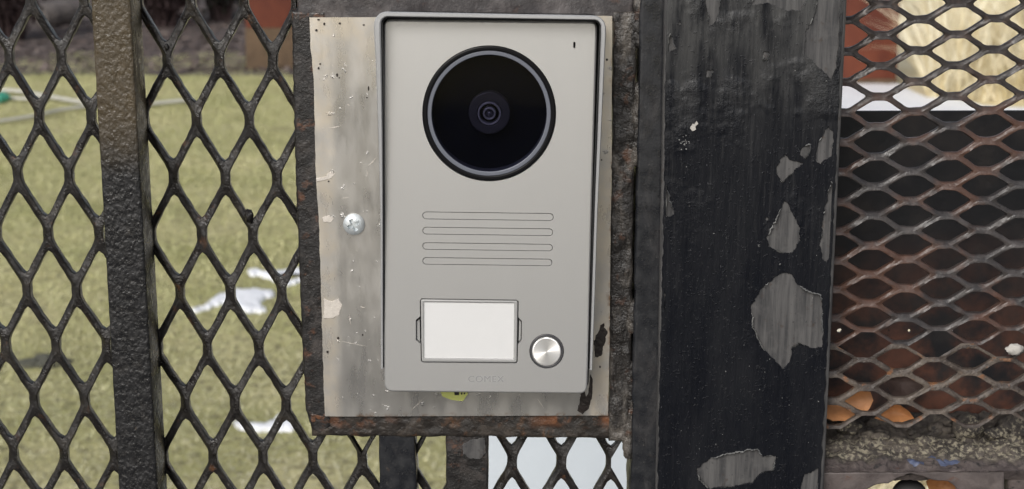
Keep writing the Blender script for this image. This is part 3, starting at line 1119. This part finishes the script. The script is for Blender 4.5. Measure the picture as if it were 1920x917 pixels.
# ---------------------------------------------------------------- intercom
ic = thing('intercom', 'grey metal door intercom with round black camera, speaker slots, blank name card and steel button', 'intercom', W(910, 735, -.001))
YF = -.0215
fp_out = rounded([(719, 37), (1120, 41), (1110, 400), (1101, 739), (720.5, 735), (717.5, 400)], [13, 13, 0, 16, 16, 0])
slots = [(792, 404, 1038, 407, 7.2), (792, 432.5, 1037, 435.5, 7.0), (792, 461.3, 1036.5, 464.4, 6.8), (792, 489.2, 1035.5, 492.2, 6.8)]
cam_h = circ(917.2, 212.5, 125.6, 127.5, 96)
win = rounded([(787, 559.5), (972.5, 562), (970.5, 681.5), (789, 680)], 5, 4)
tabL = rounded([(788.2, 593.5), (779, 600), (779, 637), (788.4, 645)], [0, 3, 3, 0], 3)
win_t = [(787, 564), (790, 559.5), (968, 562), (972.5, 565), (972, 595), (978.5, 602), (978, 638), (971.2, 646), (970.5, 678), (968, 681.5), (793, 680), (789, 677), (788.5, 645), (779.5, 638), (779.5, 600), (787.6, 593.5)]
btn = circ(1025, 658.5, 32.5, 32.5, 48)
mic = capsule(1077, 80.5, 1077, 88.5, 2.2, 5)
mb = MB()
plate(mb, fp_out, [cam_h, win_t, btn, mic]+[capsule(a+r, b, c-r, d, r) for a, b, c, d, r in slots], YF, -.0135, .0009, 0, 3)
face = mb.build('faceplate', M['face'], ic, smooth=40)
mb = MB()
plate(mb, rounded([(716, 34), (1124, 37.5), (1113, 400), (1103.5, 728), (722, 724), (716, 400)], [14, 14, 0, 12, 12, 0]), [], -.0128, .0, .0005, 0, 2)
mb.build('housing', M['housing_shade_black'], ic)
for a, b, c, d, r in slots:
    mb = MB()
    q = 1.05
    plate(mb, capsule(a+r, b, c-r, d, r-q), [], YF+.0003, -.0126, .0001, 0, 1)
    mb.build('speaker_slot', M['face'], ic)
# hood: U shaped rain cover, deep at the top and dying out at the foot
def hood_path():
    out, inn = [], []
    # left leg up, round the corners, right leg down: measured outer and inner front edges
    out += [(714, 692), (713.5, 560), (713, 400), (709, 250), (704, 110)]
    inn += [(718.2, 692), (717.8, 560), (717.6, 400), (717, 250), (715, 110)]
    out += [(701, 62)]+arc(725, 47, 24, 25, 180, 270, 8)
    inn += [(714, 66)]+arc(727.5, 45, 13.5, 13.5, 180, 270, 8)
    for k in range(1, 8):
        s = k/8
        out.append((725+(1113-725)*s, 22+(29.5-22)*s))
        inn.append((727.5+(1112-727.5)*s, 31.5+(37.5-31.5)*s))
    out += arc(1113, 53, 23, 23.5, 270, 360, 8)+[(1136, 70)]
    inn += arc(1114, 50.5, 13, 13, 270, 360, 8)+[(1127, 70)]
    out += [(1133, 130), (1127, 260), (1120.5, 400), (1115.5, 560), (1110.5, 694)]
    inn += [(1125, 130), (1120.5, 260), (1115.2, 400), (1110, 560), (1105.8, 694)]
    return out, inn
ho, hi = hood_path()
V = []
for (a, b) in zip(ho, hi):
    t_ = max(0, min(1, (a[1]-60)/632))
    yf = -.0305+.0085*t_
    pa, pb = W(a[0], a[1], yf), W(b[0], b[1], yf)
    d = pb-pa
    back = .0031 if 12 <= ho.index(a) <= 19 else .0026 if 5 <= ho.index(a) <= 29 else 0      # the roof falls back to the wall
    V += [Vector((pa.x, 0, pa.z-back)), Vector((pa.x, yf+.0006, pa.z)), pa.lerp(pb, .2)+Vector((0, 0, 0)), pa.lerp(pb, .8), Vector((pb.x, yf+.0006, pb.z)), Vector((pb.x, -.001, pb.z-back-.0004))]
Fc = []
for k in range(len(ho)-1):
    for i in range(5):
        Fc.append((k*6+i, k*6+i+1, (k+1)*6+i+1, (k+1)*6+i))
    Fc.append((k*6+5, k*6, (k+1)*6, (k+1)*6+5))
n6 = (len(ho)-1)*6
Fc += [tuple(range(6))[::-1], tuple(n6+i for i in range(6))]
link('hood', V, Fc, M['hood'], ic, smooth=35)
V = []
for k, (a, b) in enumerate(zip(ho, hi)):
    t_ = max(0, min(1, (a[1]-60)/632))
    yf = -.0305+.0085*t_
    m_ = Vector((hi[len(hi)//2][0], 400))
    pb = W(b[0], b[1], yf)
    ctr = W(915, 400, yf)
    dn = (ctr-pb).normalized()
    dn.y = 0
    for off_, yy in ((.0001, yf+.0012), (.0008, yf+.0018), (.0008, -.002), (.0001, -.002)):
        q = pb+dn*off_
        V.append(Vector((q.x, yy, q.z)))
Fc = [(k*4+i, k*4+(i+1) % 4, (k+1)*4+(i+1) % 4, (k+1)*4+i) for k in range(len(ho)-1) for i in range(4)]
link('hood_shade_strip', V, Fc, M['housing_shade_black'], ic, smooth=30)  # black strip added in place of the shade inside the hood
# camera
def ring(o, i, yf, yb, bev, name, mat, par, cx=917.2, cy=212.5, asp=1.015, n=96):
    mb = MB()
    plate(mb, circ(cx, cy, o, o*asp, n), [circ(cx, cy, i, i*asp, n)], yf, yb, bev, bev, 2)
    return mb.build(name, mat, par)
cr = ring(124.2, 116, YF-.0007, -.0127, .0005, 'camera', M['gloss_black'], ic)
ring(115.8, 108, YF-.0001, -.0127, .0003, 'trim_ring', M['lens_ring'], cr)
mb = MB()
plate(mb, circ(917.2, 212.5, 107.8, 109.4, 96), [], YF+.0004, YF+.0009, .0002, 0, 1)
mb.build('smoked_glass', M['smoked'], cr)
mb = MB()
plate(mb, circ(917.2, 212.5, 107.8, 109.4, 96), [], -.0134, -.0127, 0, 0, 1)
mb.build('back_disc', M['lens_cup'], cr)
mb = MB()
plate(mb, circ(917.5, 212, 39, 39.5, 64), [circ(917.5, 212.5, 23, 23.5, 64)], YF+.0022, -.0135, .0004, .0004, 2)
mb.build('lens_barrel', M['lens_barrel'], cr)
mb = MB()
plate(mb, circ(917.5, 213, 22, 22, 48), [circ(917.5, 213.5, 18.5, 18.5, 48)], YF+.0016, -.0135, .0003, .0003, 2)
plate(mb, circ(917.5, 213, 12, 12, 48), [circ(917.5, 213.5, 8.5, 8.5, 48)], YF+.0020, -.0135, .0003, .0003, 2)
mb.build('lens_ring', M['lens_inner'], cr)
mb = MB()
cc = W(917.5, 213, -.0175)
nr, na = 8, 32
V = []
for j in range(nr+1):
    for i in range(na):
        a = 2*math.pi*i/na
        r = 8/4.03/1000*j/nr
        V.append(cc+Vector((r*math.cos(a), -.0014*(1-(j/nr)**2), r*math.sin(a))))
mb.add(V, [(j*na+i, j*na+(i+1) % na, (j+1)*na+(i+1) % na, (j+1)*na+i) for j in range(nr) for i in range(na)])
mb.build('lens', M['lens_glass'], cr)
# name card window
mb = MB()
plate(mb, rounded([(788.6, 561.5), (970.8, 564), (969, 680), (790.5, 678.5)], 4, 3), [rounded([(794.8, 566.3), (964.2, 568.3), (963, 673.8), (795, 671.8)], 1.5, 2)], YF+.0001, -.0127, .0005, .0004, 2)
nw = mb.build('name_window', M['clear_frame'], ic)
mb = MB()
plate(mb, [(794.9, 566.4), (964.1, 568.4), (962.9, 673.7), (795.1, 671.7)], [], YF+.0008, -.0127, 0, 0, 1)
mb.build('name_card', M['card'], nw)
mb = MB()
plate(mb, [(795, 566.5), (964, 568.5), (962.8, 673.6), (795.2, 671.6)], [], YF+.00035, YF+.00065, 0, 0, 1)
mb.build('cover', M['clear'], nw)
for poly in ([(781, 603), (787, 598), (787.8, 641), (781, 636)], [(973, 600), (977, 604), (976.6, 636), (972.4, 641)]):
    mb = MB()
    plate(mb, poly, [], YF+.0016, -.0127, .0002, 0, 1)
    mb.build('release_tab', M['clear_frame'], nw)
# button
cb = ring(32, 27.8, YF, -.0127, .0004, 'call_button', M['bezel'], ic, 1025, 658.5, 1.0, 64)
mb = MB()
plate(mb, circ(1024.8, 659.8, 27.4, 27.4, 64), [], YF-.0006, -.0127, .0006, 0, 3)
bo = mb.build('button_cap', M['button'], cb, smooth=30)
# radial tangent uses the object's own centre
mic_mb = MB()
plate(mic_mb, capsule(1077, 81, 1077, 88, 1.8, 5), [], YF+.001, -.0126, 0, 0)
mic_mb.build('microphone_hole', M['gloss_black'], ic)
# faint maker's mark
cu = bpy.data.curves.new('logo', 'FONT')
cu.body = 'COMEX'
cu.size = .0042
cu.extrude = .00004
cu.align_x = 'CENTER'
cu.space_character = 1.1
to = bpy.data.objects.new('logo_tmp', cu)
dg = bpy.context.evaluated_depsgraph_get()
COL.objects.link(to)
dg.update()
me = bpy.data.meshes.new_from_object(to.evaluated_get(dg))
bpy.data.objects.remove(to)
lc = W(911, 716, YF-.00006)
xs_ = [v.co.x for v in me.vertices]
wd = max(xs_)-min(xs_)
kx = (66/4.03/1000)/wd
V = [Vector((lc.x+v.co.x*kx, lc.y-v.co.z, lc.z+v.co.y)) for v in me.vertices]
link('logo', V, [tuple(p.vertices) for p in me.polygons], M['logo'], ic, smooth=None)

# ---------------------------------------------------------------- big gate post
YP = -.010
gp = thing('gate_post', 'broad black steel gate post with flaking paint over grey undercoat, right of the intercom', 'post', (W(1400, 458, 0).x, .03, 0))
def edgeL(y):
    return lerpc([(1249, -120), (1247, 0), (1243, 230), (1240, 457), (1233, 750), (1230, 917), (1226, 1170)], y)
def edgeR(y):
    return lerpc([(1595, -120), (1589.5, 0), (1569, 460), (1546, 917), (1534, 1170)], y)
mb = MB()
bar(mb, (edgeL(-120), -120), (edgeR(-120), -120), (edgeR(1170), 1170), (edgeL(1170), 1170), YP, .07, 30, 60, .0022, .00008, 60, 4.0, 0)
mb.build('tube', M['post_under'], gp)
chips = [
    [(1450, 420), (1470, 378), (1478, 382), (1500, 430), (1500, 452), (1485, 475), (1462, 474), (1442, 462), (1437, 450)],
    [(1408, 575), (1428, 540), (1466, 510), (1485, 515), (1497, 535), (1512, 545), (1541, 553), (1543, 652), (1520, 653), (1498, 644), (1485, 655), (1480, 680), (1468, 693), (1450, 672), (1428, 650), (1412, 615)],
    [(1306, 880), (1330, 860), (1385, 846), (1420, 842), (1430, 855), (1455, 855), (1452, 880), (1425, 888), (1410, 905), (1375, 912), (1330, 916), (1310, 900)],
    [(1458, 330), (1455, 318), (1462, 300), (1472, 290), (1480, 300), (1506, 306), (1485, 325), (1468, 342)],
    [(1500, 290), (1505, 275), (1517, 268), (1521, 285), (1510, 297)],
    [(1528, 300), (1535, 268), (1553, 238), (1563, 250), (1560, 290), (1540, 308)],
    [(1508, 100), (1512, 60), (1530, 20), (1540, -60), (1578, -60), (1575, 60), (1567, 130), (1560, 150), (1540, 130)],
    [(1410, 10), (1420, -70), (1520, -80), (1522, -10), (1500, 20), (1470, 18), (1440, 5)],
    [(1320, -60), (1352, -60), (1350, 20), (1342, 40), (1330, 50), (1325, 20)],
    [(1247.5, 95), (1247, 75), (1258, 62), (1268, 92), (1256, 96)],
    [(1244, 405), (1245, 345), (1250, 350), (1258, 380), (1266, 402), (1255, 407)],
    [(1237, 560), (1241, 540), (1248, 555), (1244, 580)],
    [(1538, 460), (1545, 400), (1558, 340), (1566, 345), (1563, 470), (1550, 492), (1542, 480)],
    [(1500, 916), (1508, 890), (1535, 878), (1540, 900), (1538, 960), (1505, 960)],
    [(1325, 132), (1336, 130), (1333, 145), (1325, 143)],
    [(1430, 98), (1442, 96), (1440, 112), (1431, 112)],
]
out = [(edgeL(y)+3.5, y) for y in range(-110, 1161, 40)]+[(edgeR(y)-8, y) for y in range(1160, -111, -40)]
out = rag(out, 6, 2.6, 9.0, .05)
pin = Vector
def clampx(poly):
    # chips that reach the edge of the post are cut just inside the coat's own edge
    return [(max(edgeL(p[1])+8, min(edgeR(p[1])-13, p[0])), p[1]) for p in poly]
hl = [clampx(rag(rag(c, 4, 3.0, k*3.0+1, .10), 1.8, 1.5, k*2.0, .38)) for k, c in enumerate(chips)]
r = random.Random(11)
centres = []
for c in chips[:12]:                                # little satellite chips round the big ones
    for k in range(5):
        a = r.choice(c)
        x_, y_ = a[0]+r.gauss(0, 14), a[1]+r.gauss(0, 16)
        q_ = r.uniform(1.2, 4.2)
        if not edgeL(y_)+16 < x_ < edgeR(y_)-22 or y_ < 4 or y_ > 912:
            continue
        if any(math.hypot(x_-p[0], y_-p[1]) < q_*2+4 for lp in hl for p in lp):
            continue
        if any(inpoly(np.array([x_]), np.array([y_]), lp)[0] for lp in hl):
            continue
        hl.append(rag(circ(x_, y_, q_, q_*r.uniform(.6, 1.6), 9), 1.5, q_*.35, k*5.0+x_, .5))

mb = MB()
plate(mb, out, hl, YP-.00075, YP+.0004, .0002, .00015, 1)
mb.build('paint_coat', M['post_coat'], gp, smooth=25, label='black top coat, flaked off in ragged patches')
# curled rims of the flakes, standing off the steel where the paint has lifted
mb = MB()
for k, lp in enumerate(hl):
    n = len(lp)
    ccx, ccy = sum(p[0] for p in lp)/n, sum(p[1] for p in lp)/n
    run = []
    for i in range(n+1):
        p = lp[i % n]
        on = mnoise.noise(Vector((p[0]*.03, p[1]*.03, k*2.0))) > .05 and i < n
        if on:
            run.append(p)
        elif len(run) > 2:
            V, m_ = [], len(run)
            for q_, (a, b) in enumerate(run):
                tp = min(1, min(q_, m_-1-q_)/2)
                dx, dy = ccx-a, ccy-b
                L_ = math.hypot(dx, dy)+1e-6
                wv = (1.7+1.3*mnoise.noise(Vector((a*.2, b*.2, 1))))*tp
                V.append(W(a-dx/L_*.6, b-dy/L_*.6, YP-.00078))
                V.append(W(a+dx/L_*wv, b+dy/L_*wv, YP-.00078-.0012*tp))
                V.append(W(a+dx/L_*wv*.8, b+dy/L_*wv*.8, YP-.0004-.0006*tp))
            mb.add(V, [(q_*3+e, q_*3+3+e, q_*3+4+e, q_*3+1+e) for q_ in range(m_-1) for e in (0, 1)])
            run = []
        else:
            run = []
mb.build('lifted_flakes', M['flake'], gp, kind='stuff', smooth=60)
mb = MB()
plate(mb, rag([(1294, 241), (1299, 231), (1302, 234), (1306, 227), (1309, 232), (1304, 238), (1305, 243), (1298, 246)], 3, 1.2, 1.0), [], YP-.0011, YP, .0001, 0, 1)
mb.build('paint_fleck', M['pebble'], gp, label='small white fleck')
mb = MB()
r = random.Random(5)
for k in range(14):
    x_, y_ = 1270+r.gauss(12, 7), 268+r.gauss(0, 5)
    plate(mb, circ(x_, y_, r.uniform(.8, 2), r.uniform(.6, 1.4), 6), [], YP-.001, YP, 0, 0)
for k in range(26):
    x_, y_ = r.uniform(1262, 1535), r.uniform(20, 880)
    plate(mb, rag(circ(x_, y_, r.uniform(.4, 1.1), r.uniform(.4, 1.4), 6), 2, .6, k), [], YP-.00095, YP, 0, 0)
mb.build('specks', M['flake'], gp, kind='stuff')

# ---------------------------------------------------------------- right mesh panel
rp = thing('mesh_fence', 'rusty grey fence of flat wide diamond mesh over a crusted rail, right of gate post', 'fence', (W(1740, 458, 0).x, .012, 0))
RO, RA, RB = np.array([.16970, 1.38552]), np.array([.03442, .000395]), np.array([.0000172, -.0070784])
cells = []
for j in range(-16, 23):
    for i2 in range(-8, 14):
        i = i2/2
        if ((i2+j) % 2) == 0 or (j % 2 == 0 and i2 % 2 == 0):
            continue
        c = RO+i*RA+j*RB
        x_, y_ = proj((c[0], .012, c[1]))
        if x_ < 1490 or x_ > 2180 or y_ > 632:
            continue
        cells.append((i, j))
expanded(MB(), RO, RA, RB, cells, .0062, .00128, .0017, .012, .0030, -.0014, False, .0004, 4.0).build('expanded_mesh', M['mesh_worn'], rp, smooth=60)
SO, SA, SB = np.array([.16864, 1.21733]), np.array([.03324, .000242]), np.array([.000726, -.0069865])
cells = []
for j in range(0, 5):
    for i2 in range(-6, 14):
        i = i2/2
        if ((i2+j) % 2) == 0 or (j % 2 == 0 and i2 % 2 == 0):
            continue
        c = SO+i*SA+j*SB
        x_, y_ = proj((c[0], .008, c[1]))
        if x_ < 1490 or x_ > 2180:
            continue
        cells.append((i, j))
expanded(MB(), SO, SA, SB, cells, .0060, .00120, .0016, .008, .0026, -.0010, False, .0007, 9.0).build('expanded_mesh', M['mesh_low'], rp, smooth=60, label='lower mesh strip with bare rubbed edges')

# crusted rail: sloping shelf, front face, lumps
def shelf():
    nx, ny = 190, 46
    V = []
    x0, x1 = 1500, 2200
    for j in range(ny+1):
        v = j/ny
        for i in range(nx+1):
            px = x0+(x1-x0)*i/nx
            py = 772+(884-772)*v
            Y = .050-.052*v
            p = W(px, py, Y)
            h = .0016*nz(p, 90, 1)+.0018*nz(p, 230, 2)+.0011*nz(p, 480, 3)
            for (lx_, ly_, lr, lh) in ((1815, 808, 26, .006), (1905, 800, 38, .006), (1870, 815, 20, .003), (1600, 800, 26, .003), (1560, 800, 16, .0025), (1655, 862, 16, .002)):
                d2 = ((px-lx_)**2+((py-ly_)*1.4)**2)/lr**2
                if d2 < 1:
                    h += lh*(1-d2)
            if j >= ny-2:
                h *= .4
            V.append(Vector((p.x, p.y-h*.5, p.z+h)))
    n = nx+1
    Fc = [(j*n+i, (j+1)*n+i, (j+1)*n+i+1, j*n+i+1) for j in range(ny) for i in range(nx)]
    # skirt down the front and back
    b = len(V)
    for i in range(n):
        q = V[ny*n+i]
        V.append(Vector((q.x, q.y+.004, q.z-.006)))
    Fc += [(ny*n+i, b+i, b+i+1, ny*n+i+1) for i in range(nx)]
    return V, Fc
V, Fc = shelf()
rail = link('bottom_rail', V, Fc, M['crust'], rp, smooth=80)
mb = MB()
lump(mb, W(1816, 803, .028), .0072, 3.0, 14, .35, (1.05, .8, .9))
lump(mb, W(1905, 806, .030), .0085, 6.0, 14, .4, (1.1, .8, .9))
lump(mb, W(1868, 812, .026), .0048, 9.0, 12, .4, (1.3, .8, .6))
lump(mb, W(1592, 800, .026), .0050, 12.0, 12, .4, (1.2, .8, .7))
lump(mb, W(1655, 862, .008), .0030, 15.0, 10, .3, (1.5, .8, .6))
r = random.Random(21)
for k in range(30):
    x_ = r.uniform(1555, 2000)
    y_ = r.uniform(788, 826)
    v_ = (y_-772)/112
    lump(mb, W(x_, y_, .050-.052*v_-.001), r.uniform(.0014, .0036), k*1.7, 7, .45, (r.uniform(1, 1.8), .9, .7))
mb.build('mortar_lump', M['crust'], rail, smooth=80, kind='stuff')
# blue paint dabs lie on the shelf
mb = MB()
for poly in ([(1692, 864), (1712, 860), (1734, 863), (1738, 872), (1716, 877), (1698, 874)], [(1748, 864), (1770, 861), (1796, 859), (1808, 864), (1790, 871), (1762, 873)], [(1735, 858), (1752, 856), (1756, 861), (1740, 862)]):
    q = rag(poly, 4, 2.5, 1.0, .12)
    cxx = sum(a for a, _ in q)/len(q)
    cyy = sum(b for _, b in q)/len(q)
    pts = []
    for s in (1, .6, 0.2):
        for a, b_ in q:
            px, py = cxx+(a-cxx)*s, cyy+(b_-cyy)*s
            v = (py-772)/112
            p = W(px, py, .050-.052*v)
            h = .0016*nz(p, 90, 1)+.0018*nz(p, 230, 2)+.0011*nz(p, 480, 3)+.0006-(.0012 if s == 1 else 0)
            pts.append(Vector((p.x, p.y-h*.5, p.z+h)))
    n = len(q)
    mb.add(pts, [(k*n+i, (k+1)*n+i, (k+1)*n+(i+1) % n, k*n+(i+1) % n) for k in range(2) for i in range(n)]+[tuple(2*n+i for i in range(n))[::-1]])
mb.build('paint_dab', M['blue_paint'], rail, smooth=80)
# steel lip with an opening under the shelf
mb = MB()
plate(mb, rag([(1500, 884.5), (1884, 882), (1886, 1080), (1500, 1080)], 14, .8, 3.0), [rag([(1606, 940), (1618, 922), (1645, 908), (1666, 907), (1684, 896), (1706, 889), (1732, 894), (1750, 901), (1778, 903), (1796, 918), (1806, 960), (1590, 960)], 8, 1.2, 5.0)], -.0015, .004, .0012, .0006, 3)
mb.build('lower_lip', M['rail_steel'], rp, smooth=50)
mb = MB()
plate(mb, rag([(1892, 892), (2190, 880), (2190, 1080), (1890, 1080)], 10, 2.0, 6.0), [], .002, .012, .002, 0, 3)
mb.build('end_block', M['crust'], rp, smooth=50)
mb = MB()
tube(mb, [W(1705, 931, .035), W(1705, 931, .012), W(1705, 931, .0115)], [.0088, .0088, .0070], 28)
lk = mb.build('lock_barrel', M['gloss_black'], rp, smooth=40)

# black sheet behind
mb = MB()
hol = [[(1569, 620), (1571, 617), (1576, 616), (1579, 620), (1576, 624), (1571, 624)], [(1702, 620), (1704, 617), (1708, 619), (1708, 623), (1704, 624)], [(1664, 619.5), (1667, 618.5), (1667, 621.5)], [(1780, 618), (1785, 618), (1789, 622), (1783, 622)]]
plate(mb, [(1440, 209), (2200, 207), (2190, 800), (1440, 800)], hol, .055, .057, .0004, 0, 1)
tag(mb.build('black_sheet', M['black_sheet']), 'black steel sheet rusting towards its foot, standing behind the right mesh', 'sheet')

# leaves caught between sheet and mesh
def leaf(label, outline, Y0, mat, curl_=.004, lean=.3, group='dead leaves caught behind the right mesh'):
    pts = rag(outline, 6, .8, outline[0][0])
    cx = sum(p[0] for p in pts)/len(pts)
    cy = sum(p[1] for p in pts)/len(pts)
    V = []
    n = len(pts)
    for s in (1, .75, .45, .15):
        for a, b in pts:
            px, py = cx+(a-cx)*s, cy+(b-cy)*s
            p = W(px, py, Y0)
            p.y += curl_*(1-s*s)+.0006*nz(p, 300, a)+lean*(p.z-W(cx, cy, Y0).z)
            V.append(p)
    Fc = [(k*n+i, (k+1)*n+i, (k+1)*n+(i+1) % n, k*n+(i+1) % n) for k in range(3) for i in range(n)]+[tuple(3*n+i for i in range(n))[::-1]]
    m_ = len(V)
    V += [q+Vector((0, .0006, 0)) for q in V]
    Fc += [tuple(i+m_ for i in f_)[::-1] for f_ in Fc]+[(i, (i+1) % n, m_+(i+1) % n, m_+i) for i in range(n)]
    o = link('dead_leaf', V, Fc, mat, smooth=60)
    return tag(o, label, 'leaf', group)
leaf('larger orange dead leaf behind the mesh, right against the gate post', [(1540, 757), (1566, 748), (1590, 740), (1618, 734), (1634, 738), (1638, 752), (1630, 766), (1612, 780), (1588, 787), (1560, 787), (1540, 778)], .016, M['leaf'])
leaf('smaller orange dead leaf behind the mesh at its lowest row', [(1640, 784), (1655, 771), (1676, 761), (1690, 762), (1706, 773), (1714, 784), (1690, 790), (1660, 790)], .018, M['leaf'])
leaf('orange dead leaf showing in the opening of the lip under the crusted rail', [(1738, 905), (1756, 893), (1780, 896), (1800, 912), (1804, 940), (1780, 950), (1748, 940)], .012, M['leaf'], .004, .3, None)
leaf('dark brown dead leaf behind the mesh above the smaller orange leaf', [(1658, 712), (1680, 702), (1712, 704), (1732, 716), (1728, 738), (1700, 750), (1672, 742)], .030, M['leaf_brown'], .006)
mb = MB()
lump(mb, W(1903, 655, .004), .0032, 2.0, 10, .3, (1.2, .7, .85))
tag(mb.build('pebble', M['pebble'], smooth=60), 'small pale pebble wedged in the right mesh near the picture edge', 'pebble')
